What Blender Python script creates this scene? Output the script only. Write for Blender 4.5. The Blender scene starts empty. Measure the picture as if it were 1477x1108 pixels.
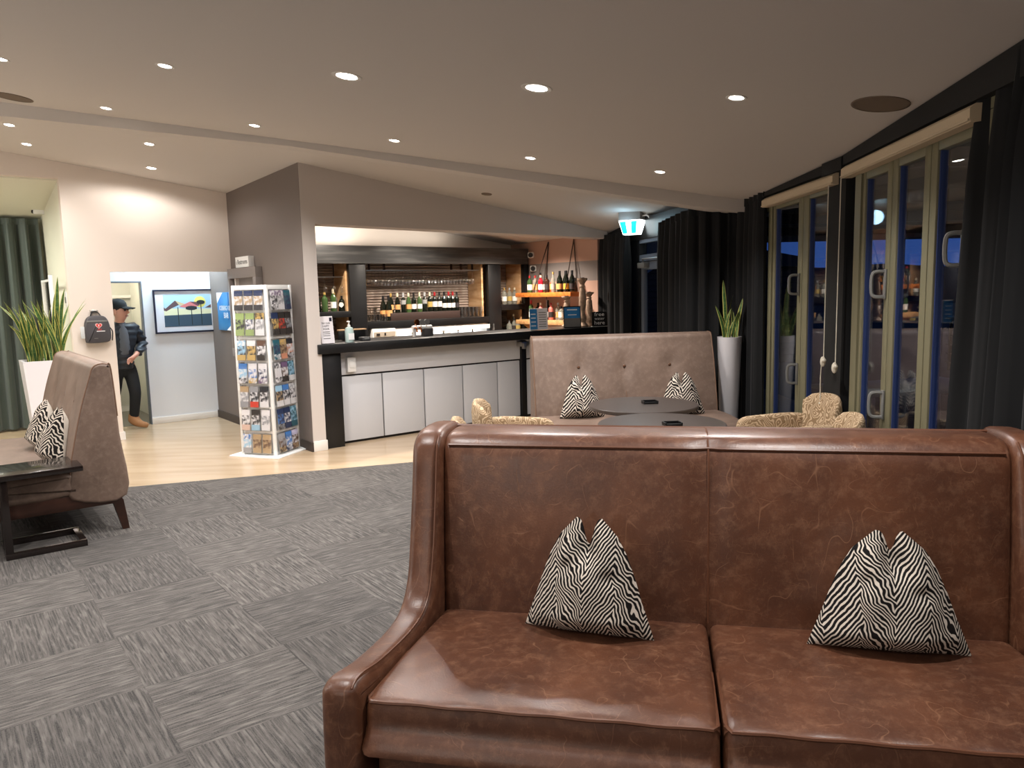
import bpy, bmesh, math, random
from math import sin, cos, pi, radians, atan2, sqrt, floor, exp
from mathutils import Vector, Matrix
random.seed(7)
S = bpy.context.scene
COL = S.collection
# ------------------------------------------------------------------ camera
CAMH = 1.63
F = 1100.0
roll = atan2(210.0, 9030.0); pitch = atan2(F, sqrt(210.0**2 + 9030.0**2))
fw = Vector((0, cos(pitch), -sin(pitch))); up0 = Vector((0, sin(pitch), cos(pitch))); r0 = Vector((1, 0, 0))
ri = cos(roll)*r0 - sin(roll)*up0; dn = -(cos(roll)*up0 + sin(roll)*r0)
cd = bpy.data.cameras.new('camera'); cam = bpy.data.objects.new('camera', cd); COL.objects.link(cam)
cd.sensor_fit = 'HORIZONTAL'; cd.sensor_width = 36; cd.lens = 36*F/1477; cd.clip_start = .05; cd.clip_end = 400
m = Matrix.Identity(4)
for i, v in enumerate((ri, -dn, -fw)):
    for j in range(3): m[j][i] = v[j]
m.translation = (0, 0, CAMH); cam.matrix_world = m
S.camera = cam
# ------------------------------------------------------------------ view + world
S.view_settings.view_transform = 'Standard'; S.view_settings.look = 'None'
S.view_settings.exposure = 0.75; S.view_settings.gamma = 1.0; S.view_settings.use_curve_mapping = False
w = bpy.data.worlds.new('dusk'); S.world = w; w.use_nodes = True
nt = w.node_tree; nt.nodes.clear()
o = nt.nodes.new('ShaderNodeOutputWorld'); bg = nt.nodes.new('ShaderNodeBackground'); tc = nt.nodes.new('ShaderNodeTexCoord')
sp = nt.nodes.new('ShaderNodeSeparateXYZ'); rp = nt.nodes.new('ShaderNodeValToRGB')
rp.color_ramp.elements[0].color = (.020, .050, .17, 1); rp.color_ramp.elements[1].color = (.006, .013, .045, 1)
rp.color_ramp.elements[0].position = 0.0; rp.color_ramp.elements[1].position = .6
nt.links.new(tc.outputs['Generated'], sp.inputs[0]); nt.links.new(sp.outputs[2], rp.inputs[0])
nt.links.new(rp.outputs[0], bg.inputs[0]); bg.inputs[1].default_value = 1.0; nt.links.new(bg.outputs[0], o.inputs[0])
WARM = (1.0, .88, .76); NEUT = (1.0, .955, .92); COOL = (.70, .88, 1.0)
def lamp(name, kind, loc, power, color, size=.1, rot=(0, 0, 0), spot=None, blend=.5, parent=None, sy=None):
    d = bpy.data.lights.new(name, kind); d.energy = power; d.color = color
    if kind == 'AREA':
        d.size = size
        if sy: d.shape = 'RECTANGLE'; d.size_y = sy
    else: d.shadow_soft_size = size
    if kind == 'SPOT': d.spot_size = radians(spot); d.spot_blend = blend
    ob = bpy.data.objects.new(name, d); COL.objects.link(ob); ob.location = loc; ob.rotation_euler = rot
    if parent: ob.parent = parent
    return ob
# ------------------------------------------------------------------ frames
TH = radians(52.5)
U = Vector((sin(TH), cos(TH), 0)); NV = Vector((-cos(TH), sin(TH), 0)); D0 = Vector((-2.103, 7.889, 0)); RZ = pi/2 - TH
def G(a, b, z=0): return D0 + a*U + b*NV + Vector((0, 0, z))
def z_far(a, b): return 2.965 - .13*a - .02*b
def z_near(x, y): return 2.497 + .134*(1.97 - x) - .022*(y - 7.5)
# room lighting (the lamps themselves are built further down)
SPOT_W = 67; GAIN = 1.0
# ------------------------------------------------------------------ materials
def new_mat(name):
    mt = bpy.data.materials.new(name); mt.use_nodes = True
    nt = mt.node_tree; b = nt.nodes['Principled BSDF']; return mt, nt, b
def nd(nt, typ, **kw):
    n = nt.nodes.new('ShaderNode' + typ)
    for k, v in kw.items():
        if k.startswith('i_'):
            k = k[2:]; k = int(k) if k.isdigit() else k
            if hasattr(v, 'is_linked') or hasattr(v, 'links'): nt.links.new(v, n.inputs[k])
            else: n.inputs[k].default_value = v
        else: setattr(n, k, v)
    return n
def mth(nt, op, a, b=None, c=None):
    n = nt.nodes.new('ShaderNodeMath'); n.operation = op
    for i, v in enumerate((a, b, c)):
        if v is None: continue
        if hasattr(v, 'links'): nt.links.new(v, n.inputs[i])
        else: n.inputs[i].default_value = v
    return n.outputs[0]
def c4(c): return (c[0], c[1], c[2], 1)
def srgb(r, g, b):
    f = lambda v: (v/255/12.92) if v/255 <= .04045 else ((v/255 + .055)/1.055)**2.4
    return (f(r), f(g), f(b))
def mixc(nt, fac, a, b):
    n = nt.nodes.new('ShaderNodeMix'); n.data_type = 'RGBA'
    for s, v in ((n.inputs[0], fac), (n.inputs[6], a), (n.inputs[7], b)):
        if hasattr(v, 'links'): nt.links.new(v, s)
        else: s.default_value = v if isinstance(v, float) else c4(v)
    return n.outputs[2]
def ramp(nt, fac, p0, p1):
    n = nt.nodes.new('ShaderNodeMapRange'); n.clamp = True
    nt.links.new(fac, n.inputs[0]); n.inputs[1].default_value = p0; n.inputs[2].default_value = p1
    return n.outputs[0]
def coords(nt, scale=(1, 1, 1), rand=False):
    t = nt.nodes.new('ShaderNodeTexCoord'); mp = nt.nodes.new('ShaderNodeMapping')
    nt.links.new(t.outputs['Object'], mp.inputs[0]); mp.inputs[3].default_value = scale
    if rand:
        oi = nt.nodes.new('ShaderNodeObjectInfo'); cm = nt.nodes.new('ShaderNodeCombineXYZ')
        nt.links.new(mth(nt, 'MULTIPLY', oi.outputs['Random'], 37.0), cm.inputs[0])
        nt.links.new(mth(nt, 'MULTIPLY', oi.outputs['Random'], 91.0), cm.inputs[1]); nt.links.new(cm.outputs[0], mp.inputs[1])
    return mp.outputs[0]
def M(name, col, rough=.6, metal=0., var=None, bump=None, emis=None, trans=0., ior=1.45, coat=0., spec=.5, alpha=1., rand=False, sheen=0.):
    mt, nt, b = new_mat(name)
    b.inputs['Base Color'].default_value = c4(col); b.inputs['Roughness'].default_value = rough
    b.inputs['Metallic'].default_value = metal; b.inputs['Specular IOR Level'].default_value = spec
    b.inputs['Transmission Weight'].default_value = trans; b.inputs['IOR'].default_value = ior
    b.inputs['Coat Weight'].default_value = coat; b.inputs['Alpha'].default_value = alpha; b.inputs['Sheen Weight'].default_value = sheen
    if var:                                   # (scale xyz, second colour, lo, hi)
        sc, c2, lo, hi = var
        n = nd(nt, 'TexNoise', i_Vector=coords(nt, sc, rand), i_Scale=1.0, i_Detail=4.0)
        nt.links.new(mixc(nt, ramp(nt, n.outputs[0], lo, hi), col, c2), b.inputs['Base Color'])
    if bump:
        sc, st, di = bump
        n = nd(nt, 'TexNoise', i_Vector=coords(nt, sc), i_Scale=1.0, i_Detail=3.0)
        bp = nd(nt, 'Bump', i_Strength=st, i_Distance=di, i_Height=n.outputs[0]); nt.links.new(bp.outputs[0], b.inputs['Normal'])
    if emis:
        b.inputs['Emission Color'].default_value = c4(emis[0]); b.inputs['Emission Strength'].default_value = emis[1]
    return mt
def leather(name, dark, mid, light, rough=.36, vein=1.0):
    mt, nt, b = new_mat(name)
    v = coords(nt)
    n1 = nd(nt, 'TexNoise', i_Vector=v, i_Scale=3.2, i_Detail=5.0, i_Roughness=.62)
    n2 = nd(nt, 'TexNoise', i_Vector=v, i_Scale=26.0, i_Detail=5.0, i_Roughness=.7)
    dist = nd(nt, 'VectorMath', operation='ADD'); nt.links.new(v, dist.inputs[0])
    nw = nd(nt, 'TexNoise', i_Vector=v, i_Scale=5.0, i_Detail=3.0)
    sc = nd(nt, 'VectorMath', operation='SCALE', i_0=nw.outputs[1]); sc.inputs['Scale'].default_value = .22
    nt.links.new(sc.outputs[0], dist.inputs[1])
    def crease(scale, det, wd, lo, hi, vec):
        na = nd(nt, 'TexNoise', i_Vector=vec, i_Scale=scale, i_Detail=det, i_Roughness=.45); nm = nd(nt, 'TexNoise', i_Vector=v, i_Scale=scale*1.7, i_Detail=1.0)
        ln = mth(nt, 'SUBTRACT', 1.0, ramp(nt, mth(nt, 'ABSOLUTE', mth(nt, 'SUBTRACT', na.outputs[0], .5)), .0, wd))
        return mth(nt, 'MULTIPLY', ln, ramp(nt, nm.outputs[0], lo, hi))
    va = coords(nt, (1.0, 1.0, .45)); vb = coords(nt, (.42, .6, 1.0)); vb2 = coords(nt, (1.3, .9, .8))
    l1 = mth(nt, 'MAXIMUM', crease(5.5, 2.0, .0045, .44, .62, va), crease(7.5, 2.0, .0045, .46, .62, vb)); l2 = mth(nt, 'MAXIMUM', crease(15.0, 2.5, .009, .47, .65, vb2), crease(22.0, 2.0, .010, .47, .65, va))
    base = mixc(nt, ramp(nt, n1.outputs[0], .25, .8), dark, mid)
    base = mixc(nt, mth(nt, 'MULTIPLY', ramp(nt, n2.outputs[0], .48, .8), .24), base, light)
    vf = mth(nt, 'MULTIPLY', mth(nt, 'MAXIMUM', l1, mth(nt, 'MULTIPLY', l2, .55)), .27*vein)
    nt.links.new(mixc(nt, vf, base, light), b.inputs['Base Color'])
    nt.links.new(mth(nt, 'ADD', mth(nt, 'MULTIPLY', n2.outputs[0], .22), rough - .1), b.inputs['Roughness'])
    n3 = nd(nt, 'TexNoise', i_Vector=v, i_Scale=160.0, i_Detail=2.0)
    h = mth(nt, 'ADD', mth(nt, 'MULTIPLY', n3.outputs[0], .25), mth(nt, 'MULTIPLY', vf, .5))
    bp = nd(nt, 'Bump', i_Strength=.35, i_Distance=.004, i_Height=h); nt.links.new(bp.outputs[0], b.inputs['Normal'])
    return mt
def zebra(name, dark, light, per=.19, freq=330., slope=1.55, rough=.85):
    mt, nt, b = new_mat(name)
    v = coords(nt, (1, 1, 1)); s = nd(nt, 'SeparateXYZ', i_0=v)
    n1 = nd(nt, 'TexNoise', i_Vector=v, i_Scale=11.0, i_Detail=2.0)
    n2 = nd(nt, 'TexNoise', i_Vector=v, i_Scale=34.0, i_Detail=2.0)
    x = mth(nt, 'ADD', s.outputs[0], mth(nt, 'MULTIPLY', mth(nt, 'SUBTRACT', n1.outputs[0], .5), .06))
    pp = mth(nt, 'PINGPONG', mth(nt, 'ADD', x, 5*per + .0), per/2)
    ph = mth(nt, 'MULTIPLY', mth(nt, 'SUBTRACT', s.outputs[2], mth(nt, 'MULTIPLY', pp, slope)), freq)
    ph = mth(nt, 'ADD', ph, mth(nt, 'MULTIPLY', n1.outputs[0], 15.0)); ph = mth(nt, 'ADD', ph, mth(nt, 'MULTIPLY', n2.outputs[0], 3.6))
    st = ramp(nt, mth(nt, 'SINE', ph), .15, .42)
    nt.links.new(mixc(nt, st, dark, light), b.inputs['Base Color']); b.inputs['Roughness'].default_value = rough
    b.inputs['Specular IOR Level'].default_value = .2
    return mt
def swirl(name, c1, c2):
    mt, nt, b = new_mat(name); v = coords(nt)
    n1 = nd(nt, 'TexNoise', i_Vector=v, i_Scale=9.0, i_Detail=1.5)
    st = ramp(nt, mth(nt, 'SINE', mth(nt, 'MULTIPLY', n1.outputs[0], 95.0)), -.2, .5)
    nt.links.new(mixc(nt, st, c1, c2), b.inputs['Base Color']); b.inputs['Roughness'].default_value = .85; b.inputs['Specular IOR Level'].default_value = .2
    return mt
def carpet(name, c1, c2, c3):
    mt, nt, b = new_mat(name)
    v = coords(nt, (2.6, 100.0, 1.0), True); v2 = coords(nt, (9.0, 62.0, 1.0), True)
    n1 = nd(nt, 'TexNoise', i_Vector=v, i_Scale=1.0, i_Detail=3.0, i_Roughness=.65)
    n2 = nd(nt, 'TexNoise', i_Vector=v2, i_Scale=1.0, i_Detail=3.0)
    n3 = nd(nt, 'TexNoise', i_Vector=coords(nt, (170, 170, 170)), i_Scale=1.0, i_Detail=2.0)
    c = mixc(nt, ramp(nt, n1.outputs[0], .38, .62), c1, c2)
    c = mixc(nt, mth(nt, 'MULTIPLY', ramp(nt, n2.outputs[0], .50, .68), .6), c, c3)
    c = mixc(nt, mth(nt, 'MULTIPLY', ramp(nt, n3.outputs[0], .42, .66), .5), c, c2)
    oi = nd(nt, 'ObjectInfo'); c = mixc(nt, mth(nt, 'MULTIPLY', oi.outputs['Random'], .28), c, c1)
    nt.links.new(c, b.inputs['Base Color']); b.inputs['Roughness'].default_value = .95; b.inputs['Specular IOR Level'].default_value = .1
    h = mth(nt, 'ADD', n1.outputs[0], n3.outputs[0])
    bp = nd(nt, 'Bump', i_Strength=.6, i_Distance=.004, i_Height=h); nt.links.new(bp.outputs[0], b.inputs['Normal'])
    return mt
def glassm(name, col=(1, 1, 1), rough=.0, thin=True, tint=1.0, base=0., gain=1.):
    # clear sheet: reflections plus straight-through transmission
    mt = bpy.data.materials.new(name); mt.use_nodes = True; nt = mt.node_tree; nt.nodes.clear()
    o = nt.nodes.new('ShaderNodeOutputMaterial'); mx = nt.nodes.new('ShaderNodeMixShader')
    t = nt.nodes.new('ShaderNodeBsdfTransparent'); t.inputs[0].default_value = c4([x*tint for x in col])
    g = nt.nodes.new('ShaderNodeBsdfGlossy'); g.inputs['Roughness'].default_value = rough
    fr = nt.nodes.new('ShaderNodeFresnel'); ge = nt.nodes.new('ShaderNodeNewGeometry')
    nt.links.new(mth(nt, 'ADD', 1.5, mth(nt, 'MULTIPLY', ge.outputs['Backfacing'], 1/1.5 - 1.5)), fr.inputs[0])
    nt.links.new(mth(nt, 'MINIMUM', 1.0, mth(nt, 'ADD', base, mth(nt, 'MULTIPLY', fr.outputs[0], gain))), mx.inputs[0]); nt.links.new(t.outputs[0], mx.inputs[1]); nt.links.new(g.outputs[0], mx.inputs[2])
    nt.links.new(mx.outputs[0], o.inputs[0]); return mt
PAL = {}
PAL.update(
 ceiling=M('ceiling_paint', srgb(205, 198, 191), .9, bump=((60, 60, 60), .05, .002)),
 greige=M('greige_paint', srgb(204, 195, 188), .85),
 aed=M('cream_paint', srgb(226, 214, 203), .85),
 white_wall=M('white_paint', srgb(222, 224, 228), .8),
 cream=M('pale_yellow_paint', srgb(224, 223, 206), .85), bone=M('bone_paint', srgb(206, 203, 192), .85), header=M('matt_black_timber', srgb(14, 14, 14), .75),
 taupe=M('taupe_paint', srgb(112, 102, 96), .8),
 taupe_trim=M('taupe_trim', srgb(62, 52, 46), .6),
 white_trim=M('white_gloss_trim', srgb(232, 228, 222), .4),
 terracotta=M('terracotta_paint', srgb(186, 150, 132), .85), grey_band=M('grey_band_paint', srgb(130, 122, 118), .85),
 timber=M('pale_vinyl_timber', srgb(192, 170, 142), .25, var=((1.2, 7, 1), srgb(178, 155, 126), .35, .7), coat=.15),
 carpet=carpet('carpet_pile', srgb(58, 57, 57), srgb(103, 99, 96), srgb(132, 128, 124)),
 carpet_base=M('carpet_backing', srgb(70, 64, 60), .95),
 black_stain=M('black_stained_timber', srgb(18, 18, 19), .38, var=((3, 3, 3), srgb(28, 28, 29), .4, .7), bump=((6, 60, 60), .12, .003)),
 beam_stain=M('dark_stained_beam', srgb(62, 62, 62), .42, var=((2, 9, 30), srgb(92, 92, 90), .45, .75), bump=((4, 30, 60), .15, .003)),
 ply=M('plywood', srgb(214, 178, 136), .5, var=((2, 3, 14), srgb(180, 132, 84), .4, .7)),
 pine=M('orange_pine', srgb(206, 120, 52), .42, var=((3, 22, 30), srgb(168, 88, 34), .4, .7)),
 pale_pine=M('pale_pine', srgb(212, 164, 112), .5, var=((3, 22, 30), srgb(180, 128, 80), .4, .7)),
 iron=M('corrugated_iron', srgb(172, 158, 146), .4, .25, var=((3, 9, 9), srgb(146, 130, 120), .4, .7)),
 panel=M('white_laminate', srgb(203, 204, 208), .4), black=M('black_plastic', srgb(16, 16, 17), .4), dark_gap=M('dark_recess', srgb(30, 24, 22), .7),
 white_pl=M('white_plastic', srgb(235, 235, 233), .35), grey_pl=M('grey_plastic', srgb(118, 118, 116), .4), steel=M('brushed_steel', srgb(190, 188, 184), .28, 1.0),
 chrome=M('chrome', srgb(220, 218, 214), .12, 1.0), copper=M('copper', srgb(190, 116, 70), .25, 1.0),
 leather=leather('brown_leather', srgb(66, 40, 30), srgb(107, 67, 46), srgb(172, 128, 98)),
 suede=leather('tan_distressed_leather', srgb(98, 80, 69), srgb(132, 111, 98), srgb(182, 162, 146), .48, .4),
 piping=M('leather_piping', srgb(96, 60, 42), .4), tan_piping=M('tan_piping', srgb(120, 92, 74), .5), button=M('leather_button', srgb(96, 66, 48), .35),
 walnut=M('dark_walnut', srgb(46, 27, 20), .35, var=((3, 3, 20), srgb(64, 38, 28), .4, .7)),
 espresso=M('espresso_gloss', srgb(30, 24, 22), .18, coat=.3), tabletop=M('charcoal_table_top', srgb(62, 54, 50), .32),
 zebra=zebra('zebra_fabric', srgb(20, 17, 17), srgb(206, 196, 184)), zebra_s=zebra('zebra_fabric_small', srgb(24, 20, 19), srgb(206, 196, 184), .17, 205., 1.2),
 cream_fab=M('cream_fabric', srgb(226, 220, 208), .9, bump=((90, 90, 90), .1, .001)), white_fab=M('white_fabric', srgb(205, 208, 208), .9),
 chairfab=swirl('gold_swirl_chenille', srgb(138, 115, 88), srgb(194, 171, 142)),
 curtain=M('black_velvet', srgb(13, 14, 16), .9, sheen=.04), curtain_green=M('grey_green_velvet', srgb(70, 80, 74), .55, sheen=.3),
 olive=M('olive_aluminium', srgb(116, 112, 88), .45), blue_edge=M('blue_grey_seal', srgb(46, 62, 108), .4), black_frame=M('black_steel', srgb(22, 23, 25), .5),
 door_grey=M('grey_door_frame', srgb(96, 104, 116), .45),
 blind=M('cream_blind', srgb(196, 178, 150), .7), cord=M('pale_cord', srgb(205, 198, 182), .7),
 pane=glassm('window_glass', (.9, .95, 1.0)), clear=glassm('clear_glass'), stemware=glassm('stemware_glass', (.93, .93, .93), .08, base=.10, gain=1.6), acrylic=glassm('clear_acrylic', rough=.03),
 white_gloss=M('white_gloss_planter', srgb(226, 224, 228), .3), soil=M('potting_soil', srgb(40, 30, 22), .95),
 leaf=M('snake_plant_green', srgb(52, 86, 44), .4, var=((30, 30, 60), srgb(88, 118, 66), .4, .65)), leaf_edge=M('snake_plant_yellow', srgb(196, 190, 104), .45),
 lens=M('lit_lamp', (1, .9, .78), emis=((1.0, .93, .84), 14.0)), lamp_trim=M('white_lamp_trim', srgb(214, 208, 200), .4),
 exit_green=M('exit_green', srgb(0, 190, 185), emis=(srgb(0, 190, 190), 1.1)), exit_white=M('exit_white', (1, 1, 1), emis=((.85, .97, 1.0), 2.6)),
 exit_case=M('exit_case', srgb(150, 142, 134), .5), white_glow=M('fridge_lit_lining', (1, 1, 1), emis=((.95, .98, 1.0), 1.3)),
 bar_white=M('bar_white_paint', srgb(238, 230, 220), .85), speaker=M('speaker_grille', srgb(116, 100, 84), .7), bag=M('charcoal_nylon', srgb(72, 70, 74), .6), strap=M('black_webbing', srgb(30, 29, 31), .7), red=M('red_print', srgb(214, 62, 62), .6),
 pink=M('pale_pink_print', srgb(240, 196, 190), .6), ink=M('dark_print', srgb(40, 38, 40), .7), white_ink=M('white_print', srgb(240, 240, 240), .6), paper=M('white_paper', srgb(232, 228, 232), .6),
 blue_sign=M('blue_sign', srgb(60, 140, 196), .5, var=((4, 4, 4), srgb(30, 108, 176), .35, .65)), navy=M('navy_frame', srgb(30, 32, 52), .4),
 stone=M('weathered_wood_carving', srgb(168, 142, 120), .75, var=((20, 20, 20), srgb(120, 98, 82), .4, .7)),
 rope=M('dark_rope', srgb(62, 46, 38), .8),
)
# ------------------------------------------------------------------ mesh builder
ORG = {}
class MB:
    def __init__(s): s.bm = bmesh.new(); s.mi = 0; s.mats = []
    def mat(s, i): s.mi = i; return s
    def _tag(s, faces):
        for f in faces: f.material_index = s.mi; f.smooth = True
    def box(s, x0, x1, y0, y1, z0, z1, r=0., seg=2, M4=None):
        before = set(s.bm.faces)
        m = Matrix.Translation(((x0+x1)/2, (y0+y1)/2, (z0+z1)/2)) @ Matrix.Diagonal((abs(x1-x0), abs(y1-y0), abs(z1-z0), 1))
        g = bmesh.ops.create_cube(s.bm, size=1, matrix=m)
        if r > 0:
            es = list({e for v in g['verts'] for e in v.link_edges})
            bmesh.ops.bevel(s.bm, geom=es, offset=min(r, .49*min(abs(x1-x0), abs(y1-y0), abs(z1-z0))), segments=seg, affect='EDGES', profile=.5)
        nf = [f for f in s.bm.faces if f not in before]; s._tag(nf)
        if M4: bmesh.ops.transform(s.bm, matrix=M4, verts=list({v for f in nf for v in f.verts}))
        return s
    def loft(s, rings, cap=True, closed=True, ringclosed=False):
        vs = [[s.bm.verts.new(p) for p in r] for r in rings]; fs = []
        n = len(rings[0]); last = len(vs) if ringclosed else len(vs)-1
        for i in range(last):
            A, B = vs[i], vs[(i+1) % len(vs)]
            for j in range(n if closed else n-1):
                k = (j+1) % n
                try: fs.append(s.bm.faces.new((A[j], A[k], B[k], B[j])))
                except ValueError: pass
        if cap and closed and not ringclosed:
            for r in (vs[0][::-1], vs[-1]):
                try: fs.append(s.bm.faces.new(r))
                except ValueError: pass
        s._tag(fs); return s
    def lathe(s, prof, n=16, c=(0, 0, 0), cap=True, M4=None):
        rings = [[(c[0]+r*cos(2*pi*j/n), c[1]+r*sin(2*pi*j/n), c[2]+z) for j in range(n)] for r, z in prof]
        if M4: rings = [[tuple(M4 @ Vector(p)) for p in r] for r in rings]
        return s.loft(rings, cap)
    def tube(s, pts, r, n=6, cap=True, closed=False):
        pts = [Vector(p) for p in pts]; rings = []
        prev = None
        for i, p in enumerate(pts):
            a = pts[i-1] if (i > 0 or closed) else p; b = pts[(i+1) % len(pts)] if (i < len(pts)-1 or closed) else p
            t = (b - a).normalized()
            if prev is None:
                x = t.orthogonal().normalized()
            else:
                x = (prev - t*prev.dot(t)); x = x.normalized() if x.length > 1e-6 else t.orthogonal().normalized()
            prev = x; y = t.cross(x)
            rr = r[i] if isinstance(r, (list, tuple)) else r
            rings.append([tuple(p + rr*(cos(2*pi*j/n)*x + sin(2*pi*j/n)*y)) for j in range(n)])
        return s.loft(rings, cap, True, closed)
    def grid(s, fn, nu, nv):
        vs = [[s.bm.verts.new(fn(i/nu, j/nv)) for j in range(nv+1)] for i in range(nu+1)]; fs = []
        for i in range(nu):
            for j in range(nv):
                fs.append(s.bm.faces.new((vs[i][j], vs[i+1][j], vs[i+1][j+1], vs[i][j+1])))
        s._tag(fs); return s
    def poly(s, pts, lo=None, hi=None, axis=2):
        """prism of a 2D polygon along an axis (0,1,2); pts are the other two coordinates in order"""
        def P(p, h):
            q = list(p); q.insert(axis, h); return tuple(q)
        A = [s.bm.verts.new(P(p, lo)) for p in pts]; fs = []
        if hi is None or hi == lo: fs.append(s.bm.faces.new(A))
        else:
            B = [s.bm.verts.new(P(p, hi)) for p in pts]; n = len(pts)
            fs.append(s.bm.faces.new(A[::-1])); fs.append(s.bm.faces.new(B))
            for i in range(n): fs.append(s.bm.faces.new((A[i], A[(i+1) % n], B[(i+1) % n], B[i])))
        s._tag(fs); return s
    def hexa(s, p):
        v = [s.bm.verts.new(q) for q in p]
        s._tag([s.bm.faces.new([v[i] for i in f]) for f in ((3, 2, 1, 0), (4, 5, 6, 7), (0, 1, 5, 4), (1, 2, 6, 5), (2, 3, 7, 6), (3, 0, 4, 7))]); return s
    def ball(s, c, r, n=10, sc=(1, 1, 1)):
        before = set(s.bm.faces)
        bmesh.ops.create_uvsphere(s.bm, u_segments=n, v_segments=max(6, n*2//3), radius=r, matrix=Matrix.Translation(c) @ Matrix.Diagonal((*sc, 1)))
        s._tag([f for f in s.bm.faces if f not in before]); return s
    def build(s, name, mats, parent=None, loc=None, rot=None, sharp=35, fixn=True):
        me = bpy.data.meshes.new(name)
        if fixn: bmesh.ops.recalc_face_normals(s.bm, faces=s.bm.faces)
        s.bm.normal_update()
        for e in s.bm.edges:
            if len(e.link_faces) == 2 and e.calc_face_angle(0) > radians(sharp): e.smooth = False
        s.bm.to_mesh(me); s.bm.free()
        for m_ in (mats if isinstance(mats, (list, tuple)) else [mats]): me.materials.append(PAL[m_] if isinstance(m_, str) else m_)
        ob = bpy.data.objects.new(name, me); COL.objects.link(ob)
        if parent is not None:
            ob.parent = parent
            og = ORG.get(parent.name)
            if og and loc is None: me.transform(Matrix.Translation((-og[0], -og[1], -og[2])))
        if loc is not None: ob.location = loc
        if rot is not None: ob.rotation_euler = rot
        return ob
def tag(ob, label=None, cat=None, group=None, kind=None):
    if label: ob['label'] = label
    if cat: ob['category'] = cat
    if group: ob['group'] = group
    if kind: ob['kind'] = kind
    return ob
def thing(name, label, cat, loc=(0, 0, 0), rz=0., group=None):
    ob = bpy.data.objects.new(name, None); COL.objects.link(ob); ob.empty_display_size = .1
    ob.location = loc; ob.rotation_euler = (0, 0, rz); return tag(ob, label, cat, group)
def dthing(name, label, cat, abz, group=None):
    """a thing whose parts are given in the bar wing's own axes (a along the bar, b away from it)"""
    ob = thing(name, label, cat, G(*abz), RZ, group); ORG[ob.name] = abz; return ob
def dstruct(name, mb, mats, label=None, sharp=35):
    ob = mb.build(name, mats, None, loc=G(0, 0, 0), rot=(0, 0, RZ), sharp=sharp); tag(ob, label, None, None, 'structure'); return ob
def struct(name, mb, mats, label=None):
    ob = mb.build(name, mats); tag(ob, label, None, None, 'structure'); return ob
def dup(root, loc=None, rz=None, label=None, group=None):
    r = root.copy(); COL.objects.link(r)
    if loc is not None: r.location = loc
    if rz is not None: r.rotation_euler = (0, 0, rz)
    if label: r['label'] = label
    if group: r['group'] = group
    def kids(a, b):
        for ch in a.children:
            if ch.type == 'LIGHT': pass
            c = ch.copy(); COL.objects.link(c); c.parent = b; kids(ch, c)
    kids(root, r); return r
def text(name, body, size, mat, parent, loc, rot, ext=.0006, align='CENTER', sx=1.0):
    cu = bpy.data.curves.new(name, 'FONT'); cu.body = body; cu.size = size; cu.extrude = ext; cu.align_x = align; cu.align_y = 'CENTER'; cu.resolution_u = 2
    tmp = bpy.data.objects.new(name + '_t', cu); COL.objects.link(tmp)
    dg = bpy.context.evaluated_depsgraph_get(); me = bpy.data.meshes.new_from_object(tmp.evaluated_get(dg))
    bpy.data.objects.remove(tmp); bpy.data.curves.remove(cu)
    me.materials.clear(); me.materials.append(PAL[mat])
    ob = bpy.data.objects.new(name, me); COL.objects.link(ob); ob.parent = parent; ob.location = loc; ob.rotation_euler = rot; ob.scale = (sx, 1, 1)
    return ob
def crom(pts, k=5, closed=False):
    out = []; n = len(pts)
    rng = range(n if closed else n-1)
    for i in rng:
        g = lambda j: Vector(pts[j % n]) if closed else Vector(pts[max(0, min(n-1, j))])
        p0, p1, p2, p3 = g(i-1), g(i), g(i+1), g(i+2)
        for q in range(k):
            t = q/k
            out.append(.5*((2*p1) + (p2-p0)*t + (2*p0-5*p1+4*p2-p3)*t*t + (3*p1-p0-3*p2+p3)*t**3))
    if not closed: out.append(Vector(pts[-1]))
    return out
def inset(poly, d):
    n = len(poly); out = []
    area = sum(poly[i][0]*poly[(i+1) % n][1] - poly[(i+1) % n][0]*poly[i][1] for i in range(n))
    sg = 1 if area > 0 else -1
    for i in range(n):
        a, b, c = Vector(poly[i-1]), Vector(poly[i]), Vector(poly[(i+1) % n])
        e1, e2 = (b-a), (c-b)
        if e1.length < 1e-9 or e2.length < 1e-9: out.append(tuple(b)); continue
        e1.normalize(); e2.normalize()
        n1 = Vector((-e1.y, e1.x))*sg; n2 = Vector((-e2.y, e2.x))*sg
        m_ = n1 + n2; l = max(.35, m_.length/2*m_.length)
        m_ = m_/max(m_.length, 1e-6) if m_.length > 1e-6 else n1
        k = min(1.6, 1/max(.3, m_.dot(n1))); out.append(tuple(b + m_*d*k))
    return out
def pad(mb, prof, x0, x1, r, mid=1, warp=None, seg=3):
    """soft-edged prism: 2D profile (y,z) carried along x, edges rounded by r"""
    st = []
    for i in range(seg+1):
        t = i/seg*pi/2; st.append((x0 + r*(1-sin(t)) if False else x0 + r*(1-cos(t)), r*(1-sin(t))))
    rings = []
    allst = st + [(x0 + r + (x1-x0-2*r)*k/mid, 0) for k in range(1, mid)] + [(x1 - (x - x0), d) for x, d in reversed(st)]
    for x, d in allst:
        p = inset(prof, d) if d > 1e-6 else prof
        rings.append([(warp(x, q[0], q[1]) if warp else (x, q[0], q[1])) for q in p])
    mb.loft(rings); return mb
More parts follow.
